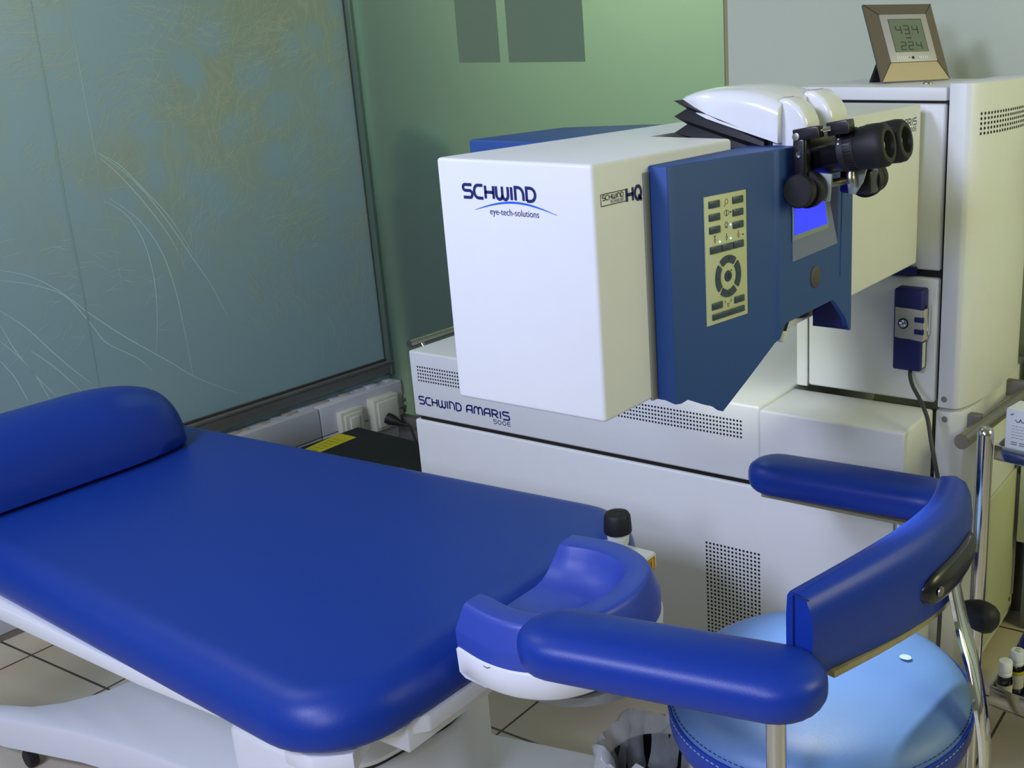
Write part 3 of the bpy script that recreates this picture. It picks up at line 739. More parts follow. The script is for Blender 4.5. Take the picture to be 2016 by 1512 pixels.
# ---- binocular
mic = MB()
dv = Vector((.985, 0, .172)).normalized()
mic.box(-.762, -.722, 1.462, 1.60, 1.318, 1.372, 'satin', .006); micro = mic.build('microscope', ls)
for yy in (1.500, 1.568):
    mb = MB(); P0 = Vector((-.757, yy, 1.3475))
    mb.lathe([(.031, 0), (.033, .004), (.033, .014), (.0285, .016), (.0282, .098), (.0285, .0985)], P0, dv, 'satin', 40)
    mb.build('eyepiece_tube', micro)
    mb = MB(); mb.lathe([(.0275, .096), (.0298, .098), (.0302, .106), (.0296, .1075), (.0302, .109), (.0302, .121), (.0290, .123), (.0305, .127), (.0318, .154), (.0305, .163), (.0262, .1675), (.0195, .168), (.0175, .162), (.0165, .155), (.0, .154)], P0, dv, 'rubber', 48, cap=True)
    mb.build('eyecup', micro)
    mb = MB(); mb.lathe([(.0160, .1555), (.014, .158), (.008, .1602), (.0, .161)], P0, dv, 'lens', 28, cap=False); mb.build('lens', micro)
    mb = MB(); u_ = dv.cross(Y).normalized(); v_ = Y
    for i in range(40):
        a = 2*PI*i/40; rd = (u_*math.cos(a) + v_*math.sin(a)); c0 = P0 + dv*.1145 + rd*.0304; tn = (-u_*math.sin(a) + v_*math.cos(a))
        b = bmesh.new(); bmesh.ops.create_cube(b, size=1)
        for v in b.verts: v.co = c0 + dv*v.co.x*.012 + tn*v.co.y*.0018 + rd*v.co.z*.0016
        mb.take(b, 'satin')
    mb.build('focus_ring', micro)
    mb = MB()
    for i, a in enumerate((-66, -52, -40, -29, -19)):
        a = math.radians(a); rd = (Z*math.cos(a) + Y*math.sin(a)); rd = (rd - dv*rd.dot(dv)).normalized()
        tn = rd.cross(dv); mb.disc(P0 + dv*.1022 + rd*.0302, dv, tn, .0016-.00012*i, .0016-.00012*i, 'cap', 10, 0.0003)
        mb.disc(P0 + dv*.1022 + rd*.0302, tn, dv, .0016-.00012*i, .0016-.00012*i, 'cap', 10, 0.0006)
    mb.build('scale_dots', micro)
    mb = MB(); mb.lathe([(.0055, 0), (.006, .002), (.006, .010), (.0065, .011), (.0065, .021), (.0058, .022)], P0 + dv*.108 - Z*.026, (.05, 0, -1), 'satinsteel', 16); mb.build('clamp_screw', micro)
def obox(mb, c, sx_, sy_, sz_, m, bev=.002, ax=dv):
    ax = ax.normalized(); up = (Z - ax*Z.dot(ax)).normalized(); sd = up.cross(ax)
    mt = Matrix(((ax.x, sd.x, up.x, c.x), (ax.y, sd.y, up.y, c.y), (ax.z, sd.z, up.z, c.z), (0,0,0,1)))
    mb.box(-sx_/2, sx_/2, -sy_/2, sy_/2, -sz_/2, sz_/2, m, bev, 3, mt)
mb = MB(); obox(mb, Vector((-.694, 1.450, 1.3930)), .040, .020, .017, 'satin'); mb.build('hinge_block', micro)
mb = MB(); obox(mb, Vector((-.656, 1.476, 1.4000)), .034, .024, .019, 'satin'); mb.build('hinge_block', micro)
mb = MB(); mb.tube([(-.680, 1.456, 1.396), (-.668, 1.466, 1.399)], .0042, 'chrome', 12); mb.build('hinge_pin', micro)
mb = MB(); mb.lathe([(.0060, 0), (.0057, .0015), (.003, .002)], (-.709, 1.441, 1.3885), (-.1,-1,.1), 'satinsteel', 16); mb.build('hinge_cap', micro)
mb = MB(); mb.box(-.715, -.694, 1.440, 1.462, 1.318, 1.388, 'satin', .005); mb.lathe([(.0042, 0), (.004, .002), (.001, .0015)], (-.704, 1.440, 1.364), -Y, 'chrome', 14); mb.build('side_bracket', micro)
# knobs
for x_, y0, sg in ((-.700, 1.425, 1), (-.664, 1.625, -1)):
    mb = MB(); mb.lathe([(.0, 0), (.0215, 0), (.0238, .002), (.0238, .014), (.022, .016)], (x_, y0, 1.3135), Y*sg, 'rubber', 36)
    mb.lathe([(.020, .0155), (.020, .0265)], (x_, y0, 1.3135), Y*sg, 'satinsteel', 36)
    mb.lathe([(.0265, .026), (.0275, .028), (.0275, .040), (.026, .042), (.01, .043)], (x_, y0, 1.3135), Y*sg, 'rubber', 36)
    mb.build('adjustment_knob', micro)
mb = MB(); mb.tube([(-.695, 1.46, 1.316), (-.668, 1.60, 1.316)], .0062, 'satinsteel', 16); mb.build('linkage_rod', micro)
mb = MB(); mb.prism([(-.700, 1.296), (-.672, 1.294), (-.668, 1.334), (-.704, 1.336)], 'y', 1.474, 1.479, 'bezel', .001); mb.lathe([(.009, 0), (.009, .0007)], (-.686, 1.474, 1.313), -Y, 'seamgrey', 20); mb.build('link_plate', micro)
mb = MB(); mb.prism([(-.668, 1.340), (-.634, 1.338), (-.640, 1.318), (-.652, 1.300), (-.662, 1.300)], 'y', 1.520, 1.525, 'bezel', .001); mb.build('link_plate', micro)
mb = MB(); mb.box(-.690, -.640, 1.55, 1.585, 1.296, 1.332, 'satin', .004); mb.build('link_block', micro)

# ---- handset clipped on the column, with its cable
hs = thing('cable_handset', 'dark blue cable handset with a metal clip hanging on the front of the white column', 'handset', (-.82, 2.2, .83))
mb = MB(); mb.box(-.853, -.790, 2.157, 2.1965, .829, 1.006, 'darkblue', .005, 3); mb.build('body', hs)
mb = MB(); mb.prism([(-.848, .902), (-.835, .900), (-.815, .900), (-.788, .897), (-.788, .964), (-.815, .966), (-.835, .966), (-.848, .967)], 'y', 2.1545, 2.1565, 'silver', .0006)
mb.box(-.7895, -.785, 2.156, 2.185, .897, .964, 'silver', .001); mb.box(-.786, -.783, 2.176, 2.194, .905, .97, 'chrome', .001)
for z_ in (.918, .944): mb.box(-.806, -.784, 2.1535, 2.1602, z_-.007, z_+.006, 'darkblue', .003)
mb.build('belt_clip', hs)
mb = MB(); mb.lathe([(.0115, 0), (.0115, .002), (.0095, .0025)], (-.829, 2.1545, .933), -Y, 'rubber', 24); mb.lathe([(.0090, .002), (.008, .004), (.004, .003), (0, .002)], (-.829, 2.1545, .933), -Y, 'chrome', 24); mb.build('clip_screw', hs)
mb = MB(); mb.box(-.7902, -.7895, 2.168, 2.186, .835, .890, 'label'); mb.build('side_label', hs)
for o_ in [c for c in bpy.data.objects if c.parent == hs]:
    for v in o_.data.vertices: v.co.x += .020; v.co.z += .006
mb = MB()
def smooth(P, k=6):
    P = [Vector(p) for p in P]; out = []
    for i in range(len(P)-1):
        p0, p1, p2, p3 = P[max(i-1,0)], P[i], P[i+1], P[min(i+2,len(P)-1)]
        for j in range(k):
            u = j/k; out.append(.5*((2*p1)+(-p0+p2)*u+(2*p0-5*p1+4*p2-p3)*u*u+(-p0+3*p1-3*p2+p3)*u**3))
    out.append(P[-1]); return out
cp = [(-.796, 2.178, .842), (-.793, 2.16, .828), (-.775, 2.13, .812), (-.742, 2.09, .795), (-.714, 2.055, .772), (-.696, 2.03, .735), (-.682, 2.02, .690), (-.672, 2.02, .640), (-.665, 2.02, .56), (-.66, 2.02, .45), (-.66, 2.02, .30), (-.66, 2.0, .12), (-.66, 1.98, .03), (-.64, 1.93, .008), (-.58, 1.90, .006)]
mb.tube(smooth(cp), .0045, 'cable', 10); mb.build('cable', hs)

# ---- thermometer
th = thing('thermometer_hygrometer', 'square champagne-framed digital thermometer standing on top of the white column', 'thermometer', (-.90, 2.36, 1.4185))
BL = Vector((-.9370, 2.326, 1.4228)); BR = BL + Vector((math.cos(math.radians(56)), math.sin(math.radians(56)), 0))*.180
tu = (BR-BL).normalized(); tn0 = Vector((tu.y, -tu.x, 0)); tilt = math.radians(27); tv = (Z*math.cos(tilt) - tn0*math.sin(tilt)).normalized(); tnn = tu.cross(tv)
TW = (BR-BL).length; TH = TW*1.0
def tp(a, b_, o=0): return BL + tu*(a*TW) + tv*(b_*TH) + tnn*o
mb = MB()
i0, i1, j0, j1 = .155, .845, .215, .845
def tq(pts, m, o=None):
    mb.quad([tp(p[0], p[1], p[2]) for p in pts], m)
tq([(0,0,0),(1,0,0),(i1,j0,.008),(i0,j0,.008)], 'champagne'); tq([(1,0,0),(1,1,0),(i1,j1,.008),(i1,j0,.008)], 'beige')
tq([(1,1,0),(0,1,0),(i0,j1,.008),(i1,j1,.008)], 'beige'); tq([(0,1,0),(0,0,0),(i0,j0,.008),(i0,j1,.008)], 'beige')
for a_, b_ in (((0,0,.0006),(i0,j0,.0085)), ((1,0,.0006),(i1,j0,.0085)), ((1,1,.0006),(i1,j1,.0085)), ((0,1,.0006),(i0,j1,.0085))):
    mb.tube([tp(*a_), tp(*b_)], .0006, 'ink', 6)
# rim and back
tq([(0,0,0),(0,0,-.006),(1,0,-.006),(1,0,0)], 'satinsteel'); tq([(1,0,0),(1,0,-.006),(1,1,-.006),(1,1,0)], 'satinsteel'); tq([(1,1,0),(1,1,-.006),(0,1,-.006),(0,1,0)], 'beige'); tq([(0,1,0),(0,1,-.006),(0,0,-.006),(0,0,0)], 'satinsteel')
tq([(0,0,-.006),(0,1,-.006),(1,1,-.006),(1,0,-.006)], 'black')
mb.build('frame', th, 10)
mb = MB()
def tbox(mb, a0, a1, b0, b1, o0, o1, m, bev=0):
    b = bmesh.new(); bmesh.ops.create_cube(b, size=1)
    for v in b.verts: v.co = tp(a0+(v.co.x+.5)*(a1-a0), b0+(v.co.y+.5)*(b1-b0), o0+(v.co.z+.5)*(o1-o0))
    bmesh.ops.recalc_face_normals(b, faces=b.faces)
    if bev: bmesh.ops.bevel(b, geom=list(b.edges), offset=bev, segments=2, profile=.5, affect='EDGES')
    mb.take(b, m)
tbox(mb, i0+.005, i1-.005, j0+.005, j1-.005, .004, .0100, 'silver', .001)
for q in list(range(6)) + [9.6+i for i in range(6)]:
    a0 = i0+.10+q*.030; tbox(mb, a0, a0+.014, j0+.035, j0+.075, .0095, .0112, 'cap', .0003)
tbox(mb, .475, .505, j0+.04, j0+.07, .0095, .0113, 'ink', .0004); tbox(mb, .41, .44, j0+.052, j0+.06, .0095, .0106, 'ink'); tbox(mb, .54, .57, j0+.052, j0+.06, .0095, .0106, 'ink')
mb.build('bezel', th)
mb = MB(); tbox(mb, .262, .742, .345, .772, .0095, .0106, 'lcd')
for seg_ in (((.262,.345),(.262,.772)), ((.262,.772),(.742,.772)), ((.742,.772),(.742,.345))):
    mb.tube([tp(seg_[0][0], seg_[0][1], .0106), tp(seg_[1][0], seg_[1][1], .0106)], .0005, 'ink', 6)
def digit(ch, a, b_, w_, h_, th_):
    S = {'a': ((0,1),(1,1)), 'b': ((1,1),(1,.5)), 'c': ((1,.5),(1,0)), 'd': ((0,0),(1,0)), 'e': ((0,0),(0,.5)), 'f': ((0,.5),(0,1)), 'g': ((0,.5),(1,.5))}
    for s1 in SEGS[ch]:
        (x0, y0), (x1, y1) = S[s1]; x0, y0, x1, y1 = x0*.86+.07, y0*.92+.04, x1*.86+.07, y1*.92+.04
        mb.ribbon([((a+x0*w_)*TW, (b_+y0*h_)*TH), ((a+x1*w_)*TW, (b_+y1*h_)*TH)], th_, BL, tu, tv, 'lcddig', .0109)
for i, ch in enumerate('434'): digit(ch, .335+i*.115 + (.012 if i == 2 else 0), .575, .085, .115, .0021)
mb.ribbon([(.558*TW, .578*TH), (.572*TW, .578*TH)], .0016, BL, tu, tv, 'lcddig', .0109)
for i, ch in enumerate('224'): digit(ch, .355+i*.108 + (.012 if i == 2 else 0), .372, .082, .105, .0020)
mb.ribbon([(.565*TW, .375*TH), (.577*TW, .375*TH)], .0016, BL, tu, tv, 'lcddig', .0109)
for q in range(3): mb.ribbon([((.46+q*.028)*TW, .527*TH), ((.48+q*.028)*TW, .527*TH)], .0035, BL, tu, tv, 'lcddig', .0108)
mb.build('lcd_screen', th)
mb = MB(); mb.prism([(-.93, .0), (-.93, .0)], 'x', 0, 1, 'black') if False else None
b = bmesh.new()
s0, s1 = .06, .30
A0, A1 = tp(s0, .34, -.006), tp(s1, .34, -.006)
F0 = A0 - tn0*.035; F1 = A1 - tn0*.035; F0.z = F1.z = 1.4195
G0 = F0 + tn0*.012; G1 = F1 + tn0*.012
A2, A3 = A0 - Z*.01, A1 - Z*.01
vv = [b.verts.new(p) for p in (A0, A1, F1, F0, A2, A3, G1, G0)]
for ix in ((0,1,2,3), (4,7,6,5), (0,3,7,4), (1,5,6,2), (3,2,6,7), (0,4,5,1)): b.faces.new([vv[i] for i in ix])
mb.take(b, 'black'); mb.build('stand', th)

# ================================================================ PATIENT BED
bed = thing('patient_bed', 'long blue upholstered patient bed on white base, reaching from left edge to the stool', 'bed', (-1.75, 1.2, 0))
ol = rounded([(-2.56, .938), (-1.100, .818), (-1.080, 1.640), (-2.56, 1.560)], [.08, .135, .15, .08], 10)
mb = MB(); cushion(mb, ol, roundprof(.578, .662, .022, .060, 8), 'vinyl'); pad = mb.build('mattress', bed, 60)
mb = MB(); mb.ribbon([(0,0), (.003,.03), (.010,.062)], [.0004, .0012, .0006], (-1.785, 1.435, .662), X, Y, 'arcblue', .0006); mb.build('scratch_mark', pad)
mb = MB(); mb.prism([(-2.50, .93), (-2.05, .880), (-1.60, .868), (-1.38, .872), (-1.15, .94), (-1.095, 1.0), (-1.095, 1.58), (-2.50, 1.52)], 'z', .553, .582, 'bedwhite', .003); mb.build('bed_frame', bed)
# cross beams at the head end
mb = MB(); mb.box(-1.185, -1.112, .97, 1.56, .528, .575, 'bedwhite', .003); mb.build('end_beam', bed)
mb = MB(); mb.prism([(-1.24, .855), (-1.175, .85), (-1.13, .885), (-1.16, .94), (-1.24, .94)], 'z', .542, .575, 'bedwhite', .002); mb.build('corner_bracket', bed)
# pedestal
mb = MB(); pp = rounded([(-1.60, 1.0), (-1.27, .99), (-1.232, 1.20), (-1.35, 1.40), (-1.60, 1.42)], [.02, .07, .10, .10, .02], 7)
cushion(mb, pp, [(.0, .12), (0, .39), (.002, .397), (.010, .402)], 'bedwhite'); mb.build('pedestal', bed, 50)
mb = MB(); cushion(mb, [tuple(q) for q in inset(pp, .012)], [(0, .401), (0, .411)], 'black'); mb.build('pedestal_gap', bed, 50)
mb = MB(); cushion(mb, pp, [(.010, .410), (.003, .414), (.0, .424), (.03, .445), (.06, .455), (.06, .556)], 'bedwhite'); mb.build('swivel_head', bed, 50)
# base: moulded slab with a narrow leg towards the foot end
mb = MB()
bpl = [(-2.95, .90), (-2.335, .965), (-2.138, 1.012), (-1.98, 1.035), (-1.825, 1.045), (-1.45, 1.06), (-1.2, 1.08), (-1.12, 1.13), (-1.08, 1.30), (-1.11, 1.46), (-1.16, 1.461), (-1.446, 1.408), (-1.8, 1.42), (-2.10, 1.45), (-2.18, 1.38), (-2.215, 1.22), (-2.235, 1.13), (-2.27, 1.07), (-2.316, 1.028), (-2.384, 1.000), (-2.95, .945)]
cushion(mb, bpl, [(.0, .128), (0, .188), (.0035, .197), (.010, .200)], 'bedwhite'); mb.build('bed_base', bed, 40)
mb = MB(); cushion(mb, [tuple(q) for q in inset([(-2.1, 1.08), (-1.2, 1.14), (-1.2, 1.42), (-2.08, 1.40)], 0)], [(0, .093), (0, .135)], 'bedwhite'); mb.build('base_skirt', bed)
for (x_, y_) in ((-2.42, 1.045), (-3.0, .99), (-1.22, 1.25), (-1.24, 1.48)):
    mb = MB(); mb.lathe([(.0, -.010), (.019, -.010), (.021, -.008), (.021, .008), (.019, .010), (.0, .010)], (x_, y_, .021), (.1, 1, 0), 'rubber', 24); mb.tube([(x_, y_, .038), (x_, y_, .06)], .008, 'grey', 10); mb.build('caster', bed)
def circp(cx, cy, r_, n=40): return [(cx+r_*math.cos(2*PI*i/n), cy+r_*math.sin(2*PI*i/n)) for i in range(n)]
# headrest
hr = [(-1.085, 1.058), (-1.02, 1.043), (-.96, 1.045), (-.905, 1.070), (-.868, 1.12), (-.852, 1.18), (-.852, 1.23), (-.868, 1.29), (-.905, 1.335), (-.96, 1.362), (-1.02, 1.368), (-1.085, 1.358)]
def cr(P, k=5, closed=False):
    P = [Vector(p) for p in P]; out = []; n = len(P)
    for i in range(n if closed else n-1):
        g = (lambda j: P[j % n]) if closed else (lambda j: P[min(max(j,0),n-1)])
        p0, p1, p2, p3 = g(i-1), g(i), g(i+1), g(i+2)
        for j in range(k):
            u = j/k; out.append(.5*((2*p1)+(-p0+p2)*u+(2*p0-5*p1+4*p2-p3)*u*u+(-p0+3*p1-3*p2+p3)*u**3))
    if not closed: out.append(P[-1])
    return out
ho = [tuple(p) for p in cr(hr)]
mb = MB(); cushion(mb, ho, [(.05, .612), (.012, .618), (.002, .626), (0, .665), (.003, .668)], 'bedwhite')
tray = mb.build('headrest_tray', bed, 50)
mb = MB(); mb.ribbon([(0,0), (.006,-.002), (.013,.001)], .0014, (-1.018, 1.043, .664), X, Z, 'wear', .0012); mb.ribbon([(.02,0), (.034,-.001)], .001, (-1.018, 1.0432, .664), X, Z, 'wear', .0012); mb.build('chipped_paint', tray)
mb = MB(); cushion(mb, circp(-.955, 1.20, .115), [(.008, .594), (0, .598), (0, .6125)], 'grey'); mb.build('headrest_underside', bed)
# headrest foam: outer shell rings, rim, bowl; open towards the bed
def foam():
    mb = MB(); b = bmesh.new()
    cx, cy = -.985, 1.203
    out = []
    N_ = len(ho)
    # parameter rows from outer bottom to rim to bowl bottom, following ho (open curve from near-left to far-left)
    rows = []
    prof_ = [(.003, .667), (.0025, .694), (.0035, .697), (.0145, .727), (.0165, .7315), (.020, .7345), (.024, .7355), (.052, .7345), (.058, .7325), (.062, .727), (.067, .716), (.075, .703), (.087, .692), (.103, .684), (.122, .680)]
    for ins, z_ in prof_:
        q = inset(ho, ins)
        row = []
        for i, p in enumerate(q):
            # end sections are flat against the bed: keep their x, limit inset in y
            x = max(p.x, -1.083 + (0 if z_ < .70 else (z_-.70)*.32)) if i in (0, N_-1) else p.x
            if i in (0, 1): p = Vector((hr[0][0] + (0 if z_ < .70 else (z_-.70)*.25), hr[0][1] + ins*(.92)*1.0)) if i == 0 else p
            if i in (N_-1,): p = Vector((hr[-1][0] + (0 if z_ < .70 else (z_-.70)*.25), hr[-1][1] - ins*.92))
            row.append(b.verts.new((p.x, p.y, z_)))
        rows.append(row)
    for r0, r1 in zip(rows[:-1], rows[1:]):
        for i in range(N_-1): b.faces.new((r0[i], r0[i+1], r1[i+1], r1[i]))
    b.faces.new(rows[-1])
    # left end faces: from near wall and far wall profile down to the bottom
    near = [r_[0] for r_ in rows]; far = [r_[-1] for r_ in rows]
    b.faces.new(near + far[::-1])
    b.faces.new(rows[0][::-1])
    bmesh.ops.recalc_face_normals(b, faces=b.faces)
    mb.take(b, 'foam'); return mb
mb = foam(); foamo = mb.build('headrest_cushion', bed, 32)
mb = MB()
for q in ((-.985, 1.318, .7105), (-.972, 1.314, .708), (-.955, 1.312, .709)):
    mb.lathe([(.006, 0), (.005, .0012), (.002, .0008), (0, .0004)], q, (0, -1, 1.0), 'darkblue', 7)
mb.build('peeling_patch', foamo)
# adjustment knob with white block
mb = MB(); mb.box(-1.145, -1.008, 1.425, 1.487, .622, .656, 'bedwhite', .006, 3, None); blk = mb.build('headrest_joint', bed)
mb = MB(); mb.lathe([(.022, 0), (.022, .002), (.017, .0022), (.0165, -.001), (.0, -.0012)], (-1.055, 1.452, .6565), Z, 'cap', 24); mb.build('joint_collar', blk)
mb = MB(); mb.prism([(1.430, .629), (1.452, .627), (1.477, .627), (1.480, .630), (1.480, .650), (1.430, .650)], 'x', -1.0082, -1.0072, 'orange')
lb = (-1.0072, 1.431, .628)
for pts in (((0,.0), (.045,0), (.045,.021), (0,.021), (0,0)),): mb.ribbon(list(pts), .0009, lb, Y, Z, 'ink')
for i in range(4): mb.ribbon([(.012, .005+i*.0036), (.036, .005+i*.0036)], .0012, lb, Y, Z, 'ink')
mb.ribbon([(.036, .004), (.036, .017)], .0012, lb, Y, Z, 'ink')
mb.build('warning_label', blk)
KX, KY = -1.068, 1.456
mb = MB(); mb.lathe([(.006, .655), (.006, .668), (.017, .670), (.0185, .675), (.0205, .695), (.0205, .699)], (KX, KY, 0), Z, 'cap', 30)
knb = mb.build('locking_knob', bed)
mb = MB(); mb.lathe([(.0245, .694), (.0252, .697), (.0235, .724), (.0205, .7295), (.013, .731), (.012, .7295), (0, .729)], (KX, KY, 0), Z, 'rubber', 36); mb.build('knob_cap', knb)

# bed scaled up about the camera position: farther, lower, same outline in view
for o_ in [c for c in bpy.data.objects if c.type == 'MESH' and (c.parent == bed or (c.parent and c.parent.parent == bed)) and not c.name.startswith('caster')]:
    for v in o_.data.vertices: v.co = Vector((v.co.x*1.06, v.co.y*1.06, v.co.z*1.06 - .0918))
# knee roll, scaled about the camera position along with the bed
mb = MB(); rs = []
kx0 = -2.305; R_ = .105
ca = [(-2.20, .66), (-2.188, .668), (-2.195, .70)]
NR = 20
def half(y, sc):
    rr = []
    for i in range(NR+1):
        a = PI*(i/NR)*1.0
        rr.append((-2.345 + math.cos(a)*.125*sc, y, .672 + max(0, math.sin(a))**.9*.150*sc))
    rr.append((-2.345 - .115*sc, y, .666)); rr.append((-2.345 + .115*sc, y, .666))
    return rr
for y, sc in ((.62, 1), (1.27, 1), (1.31, .985), (1.345, .955), (1.375, .915), (1.40, .865), (1.42, .81), (1.436, .74), (1.446, .66), (1.450, .58)): rs.append([(p[0]*1.06, p[1]*1.06, p[2]*1.06-.0918) for p in half(y, sc)])
mb.rings(rs, 'vinyl'); tag(mb.build('knee_roll', None, 60), 'blue half-round bolster cushion lying across the foot end of the bed', 'cushion')

# ================================================================ STOOL
st = thing('surgeon_stool', 'round blue surgeon stool with armrests and curved backrest at the right front', 'stool', (-.64, 1.39, 0))
SC = Vector((-.660, 1.425, 0))
def circ3(r_, z_, n=56):
    r_ = r_*.972
    return [(SC.x + r_*math.cos(2*PI*i/n), SC.y + r_*math.sin(2*PI*i/n), z_) for i in range(n)]
mb = MB()
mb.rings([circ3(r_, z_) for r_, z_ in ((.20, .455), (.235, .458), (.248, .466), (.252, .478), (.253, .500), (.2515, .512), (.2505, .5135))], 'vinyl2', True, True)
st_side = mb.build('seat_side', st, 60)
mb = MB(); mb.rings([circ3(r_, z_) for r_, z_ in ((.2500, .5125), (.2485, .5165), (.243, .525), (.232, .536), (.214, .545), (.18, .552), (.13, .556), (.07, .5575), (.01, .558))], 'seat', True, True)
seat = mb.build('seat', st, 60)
mb = MB()
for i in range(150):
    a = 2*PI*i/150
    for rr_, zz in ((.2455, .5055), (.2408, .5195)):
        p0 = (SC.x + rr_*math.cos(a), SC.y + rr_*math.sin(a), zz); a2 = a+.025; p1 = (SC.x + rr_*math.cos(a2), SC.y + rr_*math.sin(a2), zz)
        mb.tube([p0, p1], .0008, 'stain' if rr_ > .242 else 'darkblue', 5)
mb.tube([(SC.x + .2455*math.cos(2*PI*i/80), SC.y + .2455*math.sin(2*PI*i/80), .5125) for i in range(81)], .0022, 'vinyl2', 6)
mb.build('seat_piping', st)
mb = MB()
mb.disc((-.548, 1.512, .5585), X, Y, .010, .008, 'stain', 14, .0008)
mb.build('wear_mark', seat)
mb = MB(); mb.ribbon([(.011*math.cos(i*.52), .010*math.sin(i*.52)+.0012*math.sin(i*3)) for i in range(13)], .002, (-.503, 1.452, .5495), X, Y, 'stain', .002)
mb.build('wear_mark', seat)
mb = MB(); mb.lathe([(.035, .10), (.035, .30), (.025, .30), (.025, .42), (.06, .43), (.12, .448), (.19, .455)], (SC.x, SC.y, 0), Z, 'satinsteel', 28); mb.build('gas_column', st)
for k_ in range(5):
    a = 2*PI*k_/5 + .0
    e_ = (SC.x + .27*math.cos(a), SC.y + .27*math.sin(a))
    mb = MB(); mb.tube([(SC.x+.03*math.cos(a), SC.y+.03*math.sin(a), .12), (e_[0], e_[1], .075)], [.022, .014], 'chrome', 12); mb.build('leg', st)
    mb = MB(); mb.lathe([(.0, -.012), (.025, -.012), (.027, -.008), (.027, .008), (.025, .012), (.0, .012)], (e_[0], e_[1], .027), (-math.sin(a), math.cos(a), 0), 'rubber', 20); mb.tube([(e_[0], e_[1], .05), (e_[0], e_[1], .08)], .006, 'steel', 8); mb.build('caster', st)
# armrests
def armrest(p0, p1, wf, wb, zt_, th_, name):
    p0, p1 = Vector(p0), Vector(p1); t = (p1-p0).normalized(); n = Vector((-t.y, t.x)); L_ = (p1-p0).length
    rs = []; N_ = 28
    for i in range(N_+1):
        s = .5-.5*math.cos(PI*i/N_)
        # width envelope: rounded ends
        d0 = s*L_; d1 = L_-d0; rf, rb = wf*.55, wb*.55
        e0 = math.sqrt(max(0, 1-(1-min(1, d0/rf))**2)); e1 = math.sqrt(max(0, 1-(1-min(1, d1/rb))**2))
        e_ = max(.03, min(e0, e1)); w_ = (wf*(1-s)+wb*s)/2*e_; h_ = th_/2*(max(.10, min(e0, e1))**.62)
        c_ = p0 + t*d0; rr = []
        for j in range(24):
            a = 2*PI*j/24; ca_, sa_ = math.cos(a), math.sin(a)
            u = w_*math.copysign(abs(ca_)**.72, ca_); v = h_*math.copysign(abs(sa_)**(.80 if sa_ > 0 else .6), sa_)
            rr.append((c_.x + n.x*u, c_.y + n.y*u, zt_ - th_/2 + v))
        rs.append(rr)
    mb = MB(); mb.rings(rs, 'vinyl2'); return mb.build(name, st, 70)
armrest((-.948, 1.052), (-.512, 1.128), .126, .128, .763, .074, 'armrest')
armrest((-.965, 1.760), (-.560, 1.785), .112, .108, .754, .068, 'armrest')
mb = MB(); mb.box(-.93, -.60, 1.735, 1.80, .680, .6865, 'wood', .002); mb.build('armrest_board', st)
mb = MB(); mb.tube([(-.567, 1.092, .70), (-.567, 1.092, .44), (-.575, 1.13, .40), (-.60, 1.25, .395), (-.63, 1.36, .395)], .0135, 'steel', 20); mb.build('armrest_post', st)
mb = MB(); mb.tube([(-.66, 1.77, .685), (-.66, 1.77, .44), (-.655, 1.74, .40), (-.65, 1.60, .395), (-.64, 1.45, .395)], .0135, 'steel', 20); mb.build('armrest_post', st)
# backrest arc
mb = MB(); rs = []
bk = cr([(-.596, 1.186), (-.575, 1.262), (-.555, 1.340), (-.539, 1.418), (-.531, 1.490), (-.532, 1.560), (-.543, 1.628), (-.560, 1.675)], 5)
NB = len(bk)
for i, p in enumerate(bk):
    t = (bk[min(i+1, NB-1)] - bk[max(i-1, 0)]).normalized(); n = Vector((t.y, -t.x))      # outward (+x)
    s = i/(NB-1)
    e_ = 1.0
    if s > .90: e_ = math.sqrt(max(.02, 1-((s-.90)/.10)**2))
    zt_ = .824 + .006*math.sin(PI*s); zb = .698 - .030*min(1, s*1.6)
    zm = (zt_+zb)/2; hh_ = (zt_-zb)/2*(.55+.45*e_); th_ = (.042 + .014*min(1, s*2))*(.5+.5*e_)
    rr = []
    cs = [(0, -.97), (-.06, -.9), (-.10, -.4), (-.10, .4), (-.05, .85), (.08, .98), (.5, 1.0), (.78, .88), (.95, .62), (1.02, .2), (1.0, -.4), (.93, -.85), (.8, -.97)]
    for u, v in cs: rr.append((p.x + n.x*u*th_, p.y + n.y*u*th_, zm + v*hh_))
    rs.append(rr)
mb.rings(rs, 'vinyl2'); bkr = mb.build('backrest', st, 55)
mb = MB()
p = bk[0]; t = (bk[1]-bk[0]).normalized(); n = Vector((t.y, -t.x))
seam = [(p + n*.010 + t*(.004 if k_ else .004)).to_3d() for k_ in range(2)]
mb.tube([(p.x+n.x*.010-t.x*.001, p.y+n.y*.010-t.y*.001, .71), (p.x+n.x*.010-t.x*.001, p.y+n.y*.010-t.y*.001, .818)], .0014, 'darkblue', 6)
mb.tube([(p.x+n.x*.010-t.x*.001, p.y+n.y*.010-t.y*.001, .820), (p.x+n.x*.036-t.x*.001, p.y+n.y*.036-t.y*.001, .820)], .0014, 'darkblue', 6)
mb.build('seam', bkr)
mb = MB(); rs = []
for i, p in enumerate(bk[3:-3]):
    j = i+3; t = (bk[j+1]-bk[j-1]).normalized(); n = Vector((t.y, -t.x)); s = j/(NB-1); zb = .698 - .030*min(1, s*1.6)
    rs.append([(p.x+n.x*u*.056, p.y+n.y*u*.056, zb+v) for u, v in ((.12, -.006), (.80, -.006), (.80, .004), (.12, .004))])
mb.rings(rs, 'wood'); mb.build('backrest_board', st)
